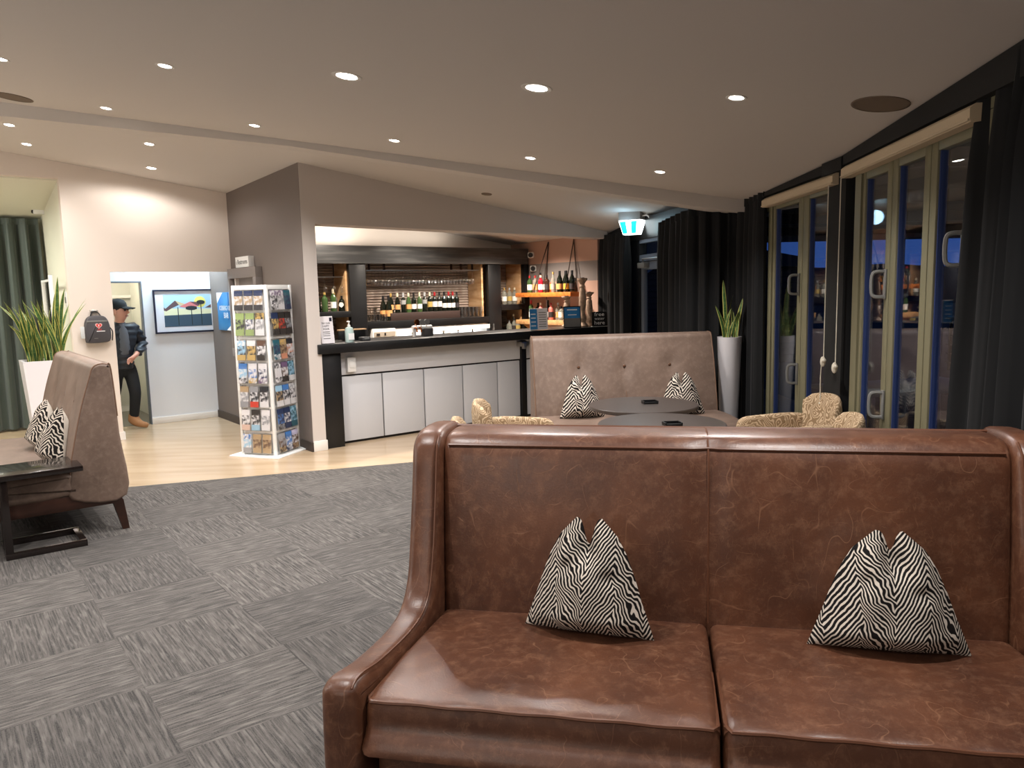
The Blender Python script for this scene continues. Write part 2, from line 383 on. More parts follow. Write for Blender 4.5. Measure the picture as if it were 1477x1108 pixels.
# ------------------------------------------------------------------ floor
def lineY(x): return 6.542 + (x + 3.418)*.3055
fl = MB().poly([(-9.2, lineY(-9.2)), (4.0, lineY(4.0)), (4.0, 15.5), (-9.2, 15.5)], -.06, 0.0, 2)
tag(fl.build('floor', 'timber'), 'pale vinyl timber floor around the bar', None, None, 'structure')
cb = MB().poly([(-9.2, -3.6), (4.0, -3.6), (4.0, lineY(4.0)), (-9.2, lineY(-9.2))], -.06, -.012, 2)
carpet_floor = tag(cb.build('floor_carpet', 'carpet_base'), 'grey quarter-turned carpet tiles in the lounge', None, None, 'structure')
TS = .6
def tile_mesh(pts):
    mb = MB(); n = len(pts); ins = inset(pts, .0002)
    lo = [mb.bm.verts.new((p[0], p[1], -.012)) for p in pts]; hi = [mb.bm.verts.new((p[0], p[1], 0)) for p in ins]
    mb.bm.faces.new(hi)
    for i in range(n): mb.bm.faces.new((lo[i], lo[(i+1) % n], hi[(i+1) % n], hi[i]))
    return mb
full = None
cnt = 0
for i in range(-14, 16):
    for j in range(-16, 8):
        ca, cb_ = -1.93 - TS/2 + i*TS, -3.845 + j*TS
        c = G(ca, cb_)
        if not (-7.0 < c.x < 2.5 and .6 < c.y < 9.0): continue
        corners = [G(ca + sx*TS/2, cb_ + sy*TS/2) for sx, sy in ((-1, -1), (1, -1), (1, 1), (-1, 1))]
        d = [p.y - lineY(p.x) for p in corners]
        if min(d) > -.02: continue
        rz = RZ + (pi/2 if (i + j) % 2 == 0 else 0)
        if max(d) <= 0:
            if full is None:
                h = TS/2; ob = tile_mesh([(-h, -h), (h, -h), (h, h), (-h, h)]).build('carpet_tile', 'carpet'); full = ob.data
            else:
                ob = bpy.data.objects.new('carpet_tile', full); COL.objects.link(ob)
        else:
            pts = []
            for k in range(4):
                p, q, dp, dq = corners[k], corners[(k+1) % 4], d[k], d[(k+1) % 4]
                if dp <= 0: pts.append(p)
                if (dp < 0) != (dq < 0): t = dp/(dp-dq); pts.append(p + (q-p)*t)
            R = Matrix.Rotation(-rz, 4, 'Z'); loc2 = [tuple((R @ (p - c)).xy) for p in pts]
            if len(loc2) < 3: continue
            ob = tile_mesh(loc2).build('carpet_tile', 'carpet')
        ob.parent = carpet_floor; ob.location = (c.x, c.y, 0); ob.rotation_euler = (0, 0, rz); cnt += 1
# ------------------------------------------------------------------ ceilings
def beamY(x): return 6.85 + (x + 4.75)*.0967
mb = MB(); q = [(-9, -3.5), (2.6, -3.5), (2.6, beamY(2.6) + .02), (-9, beamY(-9) + .02)]
mb.hexa([(x, y, z_near(x, y)) for x, y in q] + [(x, y, z_near(x, y) + .12) for x, y in q])
struct('ceiling', mb, 'ceiling', 'sloping pale ceiling over the lounge')
def ab(x, y): v = Vector((x, y, 0)) - D0; return v.dot(U), v.dot(NV)
mb = MB(); q = [(-9, beamY(-9) + .15), (2.6, beamY(2.6) + .15), (2.6, 15), (-9, 15)]
mb.hexa([(x, y, z_far(*ab(x, y))) for x, y in q] + [(x, y, z_far(*ab(x, y)) + .1) for x, y in q])
struct('ceiling_far', mb, 'ceiling', 'sloping pale ceiling over the bar and entrance')
mb = MB(); rings = []
for x, zb in ((-9, 3.72), (-4.75, 3.286), (-1.98, 2.982), (1.97, 2.373), (2.6, 2.31)):
    y = beamY(x); zt = z_near(x, y) + .06; rings.append([(x, y, zb), (x, y + .24, zb), (x, y + .24, zt), (x, y, zt)])
mb.loft(rings); struct('trim_1', mb, 'ceiling', 'long ceiling beam between lounge and bar')
# ------------------------------------------------------------------ bar wing walls (a,b axes)
def slab(mb, a0, a1, b0, b1, z0, top):
    """box whose top follows the far ceiling when top is None; z0 may be a pair (left, right)"""
    zl, zr = z0 if isinstance(z0, tuple) else (z0, z0)
    t = lambda a, b: (z_far(a, b) - .001 if top is None else top)
    mb.hexa([(a0, b0, zl), (a1, b0, zr), (a1, b1, zr), (a0, b1, zl), (a0, b0, t(a0, b0)), (a1, b0, t(a1, b0)), (a1, b1, t(a1, b1)), (a0, b1, t(a0, b1))]); return mb
AB = 2.283
mb = MB(); slab(mb, -7, -1.81, AB, AB + .1, 2.976, None); slab(mb, -1.81, -1.379, AB, AB + .12, 0, None); slab(mb, -1.379, -.004, AB, AB + .1, 1.956, None)
dstruct('wall_entrance', mb, 'aed', 'cream wall with an opening to the restroom lobby')
mb = MB(); slab(mb, -.003, .09, 0, 3.216, 0, None); dstruct('wall_dark', mb, 'taupe', 'dark taupe wall behind the brochure stand')
mb = MB(); slab(mb, .001, .145, -.005, .25, 0, None); slab(mb, .145, 4.34, -.005, .25, (2.365, 2.310), None)
dstruct('wall_bar', mb, 'greige', 'greige wall with the wide bar opening')
mb = MB(); mb.box(-.02, -.003, .0, 3.2, 0, .1); mb.box(-.02, -.003, -.02, 0, 0, .1); dstruct('baseboard_dark', mb, 'taupe_trim')
mb = MB(); mb.box(-.003, .155, -.022, -.005, 0, .11, .006); dstruct('baseboard_pillar', mb, 'white_trim')
mb = MB(); mb.box(-1.81, -1.362, AB - .018, AB, 0, .09); mb.box(-1.379, -1.362, AB, AB + .12, 0, .09); dstruct('baseboard_entrance', mb, 'white_trim')
# lobby behind the opening
TB = 3.216
mb = MB(); slab(mb, -1.72, -.872, TB, TB + .08, 1.852, 2.4); slab(mb, -.872, .0, TB, TB + .08, 0, 2.4)
dstruct('wall_lobby', mb, 'white_wall', 'white lobby wall with a framed print')
mb = MB(); slab(mb, -1.72, .0, AB + .1, TB + .08, 2.4, 2.46); dstruct('ceiling_lobby', mb, 'white_wall')
mb = MB(); mb.box(-.868, -.02, TB - .016, TB, 0, .085, .004); dstruct('baseboard_lobby', mb, 'white_trim')
mb = MB(); mb.box(-.875, -.862, TB - .02, TB + .1, 0, 1.86); mb.box(-1.72, -.862, TB - .02, TB + .1, 1.848, 1.866); dstruct('trim_2', mb, 'door_grey', 'grey metal frame of the doorway')
mb = MB(); slab(mb, -1.72, -.6, 4.75, 4.83, 0, 2.35); slab(mb, -.7, -.6, TB + .08, 4.75, 0, 2.35); slab(mb, -1.72, -.6, TB + .08, 4.83, 2.35, 2.4)
dstruct('wall_back_room', mb, 'bone')
mb = MB(); mb.box(-1.72, -.7, 4.70, 4.748, 1.66, 1.70); mb.box(-1.72, -.7, 4.735, 4.749, 0, .09); dstruct('trim_3', mb, 'white_trim')
mb = MB(); mb.box(-1.72, -.7, TB + .06, 4.75, .0005, .004); dstruct('floor_back_room', mb, M('grey_vinyl', srgb(126, 122, 112), .5))
# recess on the far left
mb = MB(); slab(mb, -1.81, -1.72, AB + .12, 4.83, 0, None); dstruct('wall_recess_right', mb, 'cream')
mb = MB(); mb.hexa([(a, b, 2.976 - .155*(b - AB) + k) for k in (0, .04) for a, b in ((-7, AB + .1), (-1.72, AB + .1), (-1.72, 4.3), (-7, 4.3))]); dstruct('ceiling_recess', mb, 'cream')
mb = MB(); slab(mb, -7, -1.72, 4.08, 4.16, 0, 2.69); dstruct('wall_recess_back', mb, 'cream')
# bar room
mb = MB(); slab(mb, .09, 4.36, 2.17, 2.25, 0, None); dstruct('wall_bar_back', mb, 'bar_white')
mb = MB()
for z0, z1, k in ((0, 1.752, 0), (1.752, 2.03, 1), (2.03, None, 0)):
    mb.mat(k)
    if z1 is None: slab(mb, 4.357, 4.45, .21, 2.25, z0, None)
    else: slab(mb, 4.357, 4.45, .21, 2.25, z0, z1)
dstruct('wall_bar_right', mb, ['terracotta', 'grey_band'], 'terracotta wall with a grey band behind the spirits shelves')
# ------------------------------------------------------------------ room shell out of view
mb = MB().box(-9.1, -9, -3.6, 12, -.06, 4.3); struct('wall_left', mb, 'greige')
mb = MB().box(-9.1, 3, -3.7, -3.6, -.06, 4.3); struct('wall_rear', mb, 'greige')
mb = MB().box(-9.1, -2.5, 14.2, 14.3, -.06, 4.3); struct('wall_far', mb, 'greige')
# ------------------------------------------------------------------ window wall
def fr(name, origin, target):
    d = Vector(target) - Vector(origin); return Vector((origin[0], origin[1], 0)), atan2(d.y, d.x), d.length
F0 = fr('f0', (1.371, 10.75), (1.898, 7.85)); F1 = fr('f1', (2.35, 7.85), (2.35, 5.45)); F2 = fr('f2', (2.35, 5.45), (2.35 - .105*2.95/.9945, 2.5)); 
def fstruct(name, Fx, mb, mats, label=None):
    ob = mb.build(name, mats, None, loc=Fx[0], rot=(0, 0, Fx[1])); return tag(ob, label, None, None, 'structure')
def zc(Fx, x): p = Fx[0] + Vector((cos(Fx[1]), sin(Fx[1]), 0))*x; return z_near(p.x, p.y)
L2 = 9.0
mb = MB(); mb.hexa([(-.02, -.05, 2.42), (2.4, -.05, 2.42), (2.4, .15, 2.42), (-.02, .15, 2.42), (-.02, -.05, zc(F1, 0) + .0), (2.4, -.05, zc(F1, 2.4)), (2.4, .15, zc(F1, 2.4)), (-.02, .15, zc(F1, 0))])
fstruct('wall_right', F1, mb, 'header', 'black header beam over the folding doors')
mb = MB(); mb.hexa([(0, -.05, 2.43), (L2, -.05, 2.43), (L2, .15, 2.43), (0, .15, 2.43), (0, -.05, zc(F2, 0)), (L2, -.05, zc(F2, L2)), (L2, .15, zc(F2, L2)), (0, .15, zc(F2, 0))])
mb.box(3.2, L2, 0, .12, 0, 2.43); fstruct('wall_right_near', F2, mb, 'header')
mb = MB(); mb.box(0, F0[2], -.02, .16, 2.215, 2.47); mb.box(0, 1.22, 0, .12, 0, 2.215); mb.box(2.2, F0[2], 0, .12, 0, 2.215); fstruct('wall_right_far', F0, mb, 'black_stain')
mb = MB().box(1.898, 2.5, 7.85, 7.95, 0, 2.56); struct('wall_right_return', mb, 'black_stain')
mb = MB(); mb.box(2.207, 2.50, -.03, .16, 0, zc(F1, 2.3) - .002, .004); mb.box(2.19, 2.52, -.075, -.03, 2.40, 2.49, .004); fstruct('trim_4', F1, mb, 'header', 'black timber post between the folding doors')
def leaf(name, Fx, x0, x1, zt, label, sl=.09, sr=.09, handles=()):
    root = thing(name, label, None, Fx[0] + Vector((cos(Fx[1]), sin(Fx[1]), 0))*x0, Fx[1]); tag(root, kind='structure'); w_ = x1 - x0
    for a, b in ((.002, sl), (w_ - sr, w_ - .002)): MB().box(a, b, .0, .055, .02, zt, .004).build('stile', 'olive', root)
    MB().box(sl, w_ - sr, .002, .053, zt - .09, zt, .004).build('rail', 'olive', root); MB().box(sl, w_ - sr, .002, .053, .02, .16, .004).build('rail', 'olive', root)
    for a, b in ((sl, sl + .010), (w_ - sr - .010, w_ - sr)): MB().box(a, b, .012, .05, .16, zt - .09).build('glazing_seal', 'blue_edge' if a < w_/2 else 'black_frame', root)
    MB().box(sl + .010, w_ - sr - .010, .026, .032, .16, zt - .09).build('pane', 'pane', root)
    for hx, hz in handles:
        h = MB(); h.box(hx - .018, hx + .018, -.012, 0, hz - .09, hz + .09, .004)
        h.tube(crom([(hx, -.01, hz + .075), (hx - .01, -.055, hz + .075), (hx - .02, -.075, hz + .05), (hx - .02, -.075, hz - .05), (hx - .01, -.055, hz - .075), (hx, -.01, hz - .075)], 3), .011, 6)
        h.build('handle', 'grey_pl', root)
    return root
leaf('door_1', F1, .2, .93, 2.38, 'olive framed glass door leaf mostly behind the long black curtain')
leaf('door_2', F1, .97, 1.662, 2.38, 'olive framed glass door leaf beside the long black curtain', .055, .095, ((.645, 1.63), (.645, .9)))
leaf('door_3', F1, 1.666, 2.30, 2.38, 'olive framed glass door leaf left of the black post', .115, .09)
mb = MB(); mb.box(.93, .968, -.01, .07, 0, 2.4); mb.box(.1, 2.21, 0, .07, 2.382, 2.42); fstruct('trim_5', F1, mb, 'olive')
leaf('door_4', F2, .385, .878, 2.38, 'narrow glass door leaf right of the black post', .05, .075, ((.45, 1.62), (.48, .89)))
leaf('door_5', F2, .882, 1.388, 2.38, 'middle glass door leaf of the right-hand folding set', .08, .075)
leaf('door_6', F2, 1.392, 1.93, 2.38, 'glass door leaf partly covered by the foreground curtain', .075, .07, ((.40, 1.78),))
leaf('door_7', F2, 1.94, 3.1, 2.38, 'glass door leaf wholly behind the foreground curtain')
mb = MB(); mb.box(.27, .38, -.01, .07, 0, 2.4); mb.box(.2, 3.2, 0, .07, 2.382, 2.43); fstruct('trim_6', F2, mb, 'olive')
# exit door
root = thing('door_8', 'glass exit door with a transom beneath the lit exit sign', None, F0[0] + Vector((cos(F0[1]), sin(F0[1]), 0))*1.22, F0[1]); tag(root, kind='structure')
for a, b in ((0, .07), (.91, .98)): MB().box(a, b, 0, .09, 0, 2.215).build('jamb', 'black_frame', root)
MB().box(.07, .91, 0, .09, 1.955, 2.03).build('transom_bar', 'door_grey', root); MB().box(.07, .91, 0, .09, 2.17, 2.215).build('head_rail', 'door_grey', root)
for a, b in ((.075, .16), (.82, .905)): MB().box(a, b, .02, .07, .01, 1.95).build('stile', 'door_grey', root)
MB().box(.16, .82, .02, .07, 1.85, 1.95).build('rail', 'door_grey', root); MB().box(.16, .82, .02, .07, .01, .2).build('rail', 'door_grey', root)
MB().box(.16, .82, .04, .046, .2, 1.85).build('pane', 'pane', root); MB().box(.07, .91, .04, .046, 2.03, 2.17).build('pane', 'pane', root)
h = MB().box(.12, .36, -.05, .02, 1.87, 1.935, .006); h.build('door_closer', 'grey_pl', root)
MB().tube([(.3, -.03, 1.94), (.55, -.14, 1.965), (.78, -.02, 1.975)], .009, 5).build('closer_arm', 'steel', root)
# ------------------------------------------------------------------ outside
mb = MB().box(2.6, 20, -4, 26, -.14, -.08); struct('floor_deck', mb, M('dark_deck', srgb(58, 54, 52), .8, var=((1, 14, 1), srgb(40, 38, 37), .4, .6)), 'dark outdoor deck')
mb = MB().box(2.7, 170, -60, 150, -.5, -.2); struct('ground', mb, M('dark_grass', srgb(30, 36, 30), .95), 'dark grass outside beyond the deck')
bld = thing('neighbouring_building', 'dark weatherboard building outside the glass doors', 'building', (5.4, 17.0, -.08), radians(-4))
MB().box(-2.6, 1.0, 0, 6, 0, 2.15).build('wall', M('dark_brown_cladding', srgb(56, 42, 38), .8), bld)
for k in range(16): MB().box(-2.62, 1.02, -.03, -.001, .05 + k*.132, .165 + k*.132, .004).build('weatherboard', M('weatherboard_brown', srgb(74, 56, 50), .8) if k == 0 else bpy.data.materials['weatherboard_brown'], bld)
MB().poly([(-2.9, 2.15), (1.2, 2.1), (1.2, 2.25), (-2.9, 3.1)], -.3, 6.3, 1).build('roof', M('dark_roof', srgb(40, 42, 48), .7), bld)
def ridge(name, label, x0, x1, y, base, amp, seed, col):
    rnd = random.Random(seed); ph = [rnd.uniform(0, 6.28) for _ in range(5)]
    mb = MB(); n = 60
    def h(t): return base + amp*sum(sin(t*f_*6.28 + ph[i])/(i + 1.2) for i, f_ in enumerate((.7, 1.7, 3.1, 6.3, 12.1)))*.5
    mb.grid(lambda u_, v_: (x0 + (x1 - x0)*u_, y + (1-v_)*-14 + 3*sin(u_*9), -.2 + max(1, h(u_))*v_**.8), n, 6)
    ob = mb.build(name, M(name + '_' + str(seed), col, .95)); tag(ob, label, 'hill'); return ob
ridge('hill', 'dark bush-covered hill outside at dusk', -8, 110, 78, 3.3, 1.6, 3, srgb(30, 34, 40))
ob = ridge('hill', 'long dark hillside outside beyond the deck', 10, 120, 30, 2.2, .8, 8, srgb(26, 30, 34)); ob.rotation_euler = (0, 0, radians(-32))
t = thing('outdoor_table', 'pale outdoor table on the deck beyond the folding doors', 'table', (3.75, 7.2, -.08), .25)
MB().box(-.75, .75, -.4, .4, .70, .74, .008).build('tabletop', M('pale_table', srgb(176, 178, 172), .5), t)
for sx in (-.66, .66):
    for sy in (-.32, .32): MB().box(sx - .03, sx + .03, sy - .03, sy + .03, 0, .70).build('leg', 'steel', t)
t = thing('deck_railing', 'dark balustrade along the outer edge of the deck', 'railing', (6.4, 3.0, -.08), radians(80))
MB().box(-3, 12, -.03, .03, .98, 1.03).build('top_rail', 'black_frame', t)
for k in range(9): MB().box(-3 + k*1.85, -2.94 + k*1.85, -.025, .025, 0, .98).build('post', 'black_frame', t)
for k in range(5): MB().box(-3, 12, -.008, .008, .14 + k*.17, .16 + k*.17).build('wire_rail', 'black_frame', t)
t = thing('verandah_roof', 'dark verandah roof with a pale fascia outside the folding doors', 'roof', (6.5, 5.0, 2.36))
MB().box(-3.9, 6, -8, 7.6, .12, .2).build('soffit', M('dark_soffit', srgb(52, 56, 54), .8), t); MB().box(-3.9, 6, 7.6, 7.64, -.04, .22).build('fascia', M('pale_fascia', srgb(176, 180, 184), .6), t)
for k in range(7): MB().box(-3.9, 6, -6.6 + k*2.2, -6.52 + k*2.2, .0, .12).build('rafter', 'black_frame', t)
for x in (-1.2, 2.6, 5.9): MB().box(x - .05, x + .05, 7.45, 7.55, -2.44, .12).build('post', 'black_frame', t)
# blinds
def blind(label, Fx, x0, x1, z0, z1, cords):
    p = Fx[0] + Vector((cos(Fx[1]), sin(Fx[1]), 0))*x0
    t = thing('roller_blind', label, 'blind', p, Fx[1]); w_ = x1 - x0
    mb = MB(); mb.poly([(-.075, z0 + .01), (-.068, z0), (-.002, z0), (-.002, z1), (-.05, z1), (-.075, z1 - .02)], 0, w_, 0); mb.build('cassette', 'blind', t)
    MB().box(.004, w_ - .004, -.082, -.074, z0 + .004, z0 + .016, .002).build('bottom_bar', 'blind', t)
    for cx, zb, tail in cords:
        pts = [(cx, -.082, z0), (cx, -.084, (z0 + zb)/2), (cx, -.085, zb)]
        MB().tube(pts, .004, 5).build('cord', 'cord', t)
        c = MB(); c.ball((cx, -.09, zb - .03), .026, 8, (.8, .8, 1.5)); c.ball((cx + .02, -.09, zb - .02), .016, 8)
        if tail: c.tube([(cx - .02, -.09, zb - .03), (cx - .035, -.09, zb - .15), (cx - .03, -.09, zb - .33)], .004, 5); c.ball((cx - .03, -.09, zb - .34), .012, 6)
        c.build('cord_weight', 'cord', t)
    return t
blind('cream roller blind cassette left of the black post', F1, .87, 2.385, 2.32, 2.40, ((1.47, 1.10, True),))
blind('cream roller blind cassette right of the black post', F2, .17, 1.95, 2.335, 2.415, ((.03, 1.08, False),))
# ------------------------------------------------------------------ downlights and ceiling fittings
def downlight(p, normal, power, label, k=1., cone=142, bl=.7):
    t = thing('downlight', label, 'downlight', p, 0, 'recessed ceiling downlights')
    q = Vector((0, 0, -1)).rotation_difference(Vector(normal)); t.rotation_mode = 'QUATERNION'; t.rotation_quaternion = q
    MB().lathe([(.040*k, -.002), (.055*k, -.004), (.058*k, -.001), (.058*k, .0), (.040*k, .001)], 20, cap=False).build('trim_ring', 'lamp_trim', t)
    MB().lathe([(.0001, -.0045), (.030*k, -.0045), (.041*k, -.001)], 18, cap=False).build('lens', 'lens', t)
    if power: lamp('downlight_lamp', 'SPOT', (0, 0, -.03), power, NEUT, .035, spot=cone, blend=bl, parent=t)
    return t
NN = Vector((-.134, -.022, -1)).normalized(); gf = -.13*U - .02*NV; NF = Vector((gf.x, gf.y, -1)).normalized()
near_xy = [(-.96, 4.826, 'large bright downlight left of centre near the top'), (.183, 4.614, 'large bright downlight at the top centre of the ceiling'), (1.273, 4.36, 'downlight nearest the round ceiling speaker by the windows'),
 (.201, 6.683, 'bright downlight in the middle just before the beam'), (1.298, 6.642, 'small downlight before the beam nearest the exit sign'), (-.939, 6.60, 'small downlight before the beam above the bar opening'),
 (-2.116, 6.638, 'small downlight before the beam above the dark wall'), (-2.161, 5.069, 'small downlight at upper left away from the beam'), (-3.342, 6.622, 'small downlight at left just before the beam'), (-3.399, 5.377, 'downlight at the left edge of the photo')]
for x, y, l in near_xy: downlight((x, y, z_near(x, y)), NN, SPOT_W, l, 1.6 if 'large' in l else 1.0)
far_ab = [(-.992, 1.658, 'bright downlight beyond the beam washing the cream wall'), (-1.25, .564, 'small downlight beyond the beam near the bright one'), (-2.141, 1.679, 'downlight beyond the beam over the tall snake plant'), (-2.338, .979, 'downlight beyond the beam at the far left')]
for a, b, l in far_ab: downlight(G(a, b, z_far(a, b)), NF, *((20, l, 1.15, 168, .3) if 'washing' in l else (38, l)))
for a, b in ((.9, .95), (2.2, .95), (3.5, .95)): lamp('bar_ceiling_lamp', 'SPOT', G(a, b, z_far(a, b) - .04), 150, WARM, .04, spot=140, blend=.8)
for x, y in ((-3.2, 2.2), (-.9, 2.4), (1.0, 2.0), (-3.2, -.6), (-.9, -.6), (1.0, -.6), (-5.6, 4.6), (-5.6, 2.0), (-5.6, -.6)):   # unseen fill spots added around the camera, carrying the downlight rows on
    lamp('lounge_fill_spot', 'SPOT', (x, y, z_near(x, y) - .04), SPOT_W*(1.25 if y > 1 else .55), NEUT, .035, spot=142, blend=.7)
for x, y, z, p_ in ((-6.2, 2.2, 1.75, 80), (-2.4, -2.4, 1.75, 45), (-7.2, 5.2, 1.75, 50)):   # unseen point lights added out of frame to brighten the ceiling and room
    lamp('lounge_fill_point', 'POINT', (x, y, z), p_, (1, .93, .85), .18)
lamp('shelf_top_strip', 'AREA', G(1.0, 1.92, 2.275), 4, (1, .9, .8), 1.2, rot=(pi, 0, RZ), sy=.05); lamp('shelf_top_strip', 'AREA', G(1.8, 1.92, 2.275), 4, (1, .9, .8), 2.6, rot=(pi, 0, RZ), sy=.05)
def ceiling_disc(name, p, normal, r, label, cat):
    t = thing(name, label, cat, p); t.rotation_mode = 'QUATERNION'; t.rotation_quaternion = Vector((0, 0, -1)).rotation_difference(Vector(normal))
    MB().lathe([(r*.93, -.006), (r, -.004), (r, 0), (r*.93, 0)], 32, cap=False).build('rim', 'speaker', t)
    MB().lathe([(.0001, -.004), (r*.93, -.004)], 32, cap=False).build('grille', 'speaker', t); return t
ceiling_disc('ceiling_speaker', (1.984, 4.18, z_near(1.984, 4.18)), NN, .145, 'round tan ceiling speaker near the window wall', 'speaker')
ceiling_disc('ceiling_speaker', (-4.104, 6.606, z_near(-4.104, 6.606)), NN, .15, 'round tan ceiling speaker at the far left', 'speaker')
ceiling_disc('smoke_detector', G(1.991, -.475, z_far(1.991, -.475)), NF, .06, 'small round detector on the ceiling before the bar', 'detector')
# lobby and recess lights
lamp('lobby_lamp', 'AREA', G(-.5, 2.95, 2.38), 18, COOL, .9, rot=(0, 0, RZ), sy=.12)
lamp('back_room_lamp', 'POINT', G(-1.6, 4.0, 2.2), 16, (1, .95, .85), .1)
lamp('recess_lamp', 'AREA', G(-3.4, 3.2, 2.78), 34, (.98, 1.0, .88), .5)
# exit sign
p = Vector((1.455, 9.2, 0)); za = z_far(*ab(p.x, p.y)); 
t = thing('exit_sign', 'lit green and white exit sign hung from the ceiling', 'exit sign', (p.x, p.y, 2.265), radians(-30))
mb = MB(); mb.hexa([(-.095, -.02, 0), (.095, -.02, 0), (.095, .09, 0), (-.095, .09, 0), (-.135, -.06, .165), (.135, -.06, .165), (.135, .13, .165), (-.135, .13, .165)]); mb.build('light_box', 'exit_white', t)
for x0, x1 in ((-.125, -.048), (.022, .095)):
    mb = MB(); f = lambda x, z: (x*(.72 + .28*z/.165), -.0225 - .04*z/.165, z)
    mb.hexa([f(x0, .012), f(x1, .012), f(x1, .15), f(x0, .15)] + [(q[0], q[1] - .003, q[2]) for q in (f(x0, .012), f(x1, .012), f(x1, .15), f(x0, .15))]); mb.build('green_panel', 'exit_green', t)
MB().box(-.135, .135, -.06, .13, .166, za - 2.265 + .01, .003).build('housing', 'exit_case', t)
MB().tube(crom([(.135, .02, .21), (.19, .02, .215), (.23, .02, .17)], 4), .01, 6).build('conduit', 'white_pl', t)
lamp('exit_sign_lamp', 'POINT', (-.05, -.16, .10), 1.1, (.45, .75, 1.0), .08, parent=t)
# cctv
def cctv(p, rz, label, dome=False):
    t = thing('security_camera', label, 'camera', p, rz)
    MB().box(-.05, .05, -.07, .07, -.045, .045, .02).build('body', 'white_pl', t)
    MB().lathe([(.0001, 0), (.034, 0), (.038, -.012), (.038, -.03)], 14, M4=Matrix.Translation((0, -.082, 0)) @ Matrix.Rotation(pi/2, 4, 'X')).build('lens', 'black', t)
    MB().tube([(0, .06, .02), (0, .10, .05)], .012, 6).build('bracket', 'white_pl', t)
cctv(G(4.36, 1.66, 2.17), RZ - .9, 'white security camera at the right end of the black beam')
cctv(G(4.37, 1.62, 1.965), RZ - .9, 'white security camera above the spirits, lower one')
cctv(G(-1.86, 3.7, 2.76), RZ - pi/2, 'white security camera under the recess ceiling at left')
# ------------------------------------------------------------------ bar counter
t = dthing('bar_counter', 'long black topped bar counter with white panelled front', 'bar counter', (2.2, .3, 0))
MB().box(.10, 4.30, -.035, .60, 1.02, 1.122, .006).build('countertop', 'black_stain', t)
MB().box(.155, .375, .03, .58, 0, 1.02, .004).build('end_panel', 'black_stain', t)
MB().box(.375, 4.32, .17, .55, .0, 1.02).build('carcass', 'dark_gap', t)
xs = [.418, .914, 1.458, 2.006, 2.53, 2.895]
for a0, a1 in list(zip(xs[:-1], xs[1:])) + [(2.97, 3.5), (3.5, 4.05), (4.05, 4.32)]:
    MB().box(a0 + .008, a1 - .008, .14, .17, .03, .745, .003).build('front_panel', 'panel', t)
MB().box(.40, 4.32, .135, .17, .765, 1.02, .003).build('upper_fascia', 'panel', t)
MB().box(2.893, 2.972, .10, .172, 0, 1.0, .003).build('black_strip', 'black', t)
o = MB(); o.box(2.84, 2.96, .03, .13, .93, .99, .004); o.box(2.86, 2.90, .0, .05, .90, .97, .004); o.build('latch_bracket', 'steel', t)
t = dthing('power_outlet', 'white outlet box on the bar front under the counter', 'outlet', (.52, .13, .87))
MB().box(.475, .575, .085, .135, .795, .955, .006).build('box', 'white_pl', t); MB().box(.495, .555, .078, .086, .84, .92, .003).build('socket_plate', 'white_pl', t)
# ------------------------------------------------------------------ back bar
t = dthing('back_bar', 'black framed back bar shelving with plywood sides', 'back bar', (2.5, 2.0, 0))
MB().box(.12, 4.33, 1.70, 1.76, 2.035, 2.27, .005).build('beam', 'beam_stain', t)
MB().box(.12, 4.33, 1.76, 2.14, 2.215, 2.26).build('top_board', 'black_stain', t)
for a0, a1 in ((.12, .30), (1.335, 1.572), (3.575, 3.805), (4.262, 4.35)): MB().box(a0, a1, 1.72, 1.80, 0, 2.05, .004).build('post', 'black_stain', t)
for a0, a1 in ((1.31, 1.335), (3.50, 3.53), (4.23, 4.255)): MB().box(a0, a1, 1.80, 2.15, 1.13, 2.21).build('side_panel', 'ply', t)
for a0, a1 in ((1.56, 1.59), (3.80, 3.83)): MB().box(a0, a1, 1.80, 2.15, 1.13, 2.21).build('side_panel', 'ply', t)
MB().box(.30, 1.335, 1.72, 2.14, 1.34, 1.418, .003).build('shelf', 'black_stain', t)
MB().box(1.572, 3.575, 1.72, 2.14, 1.17, 1.262, .003).build('shelf', 'black_stain', t)
MB().box(3.805, 4.262, 1.72, 2.14, 1.345, 1.43, .003).build('shelf', 'black_stain', t)
MB().box(2.0, 3.15, 1.86, 2.10, 1.262, 1.365, .003).build('riser_box', M('dark_brown_box', srgb(58, 44, 40), .45), t)
MB().box(.12, 1.6, 1.72, 2.15, .0, .92).build('base_cupboard', 'black_stain', t); MB().box(3.68, 4.33, 1.72, 2.15, .0, .98).build('base_cupboard', 'black_stain', t)
mb = MB(); mb.grid(lambda s, v: (.12 + s*4.22, 2.158 - .009*sin(v*2*pi*34), .95 + v*1.29), 1, 34*6); tag(mb.build('wall_iron_sheet', 'iron', None, G(0, 0, 0), (0, 0, RZ), sharp=80), 'horizontal corrugated iron lining behind the bottles', None, None, 'structure')
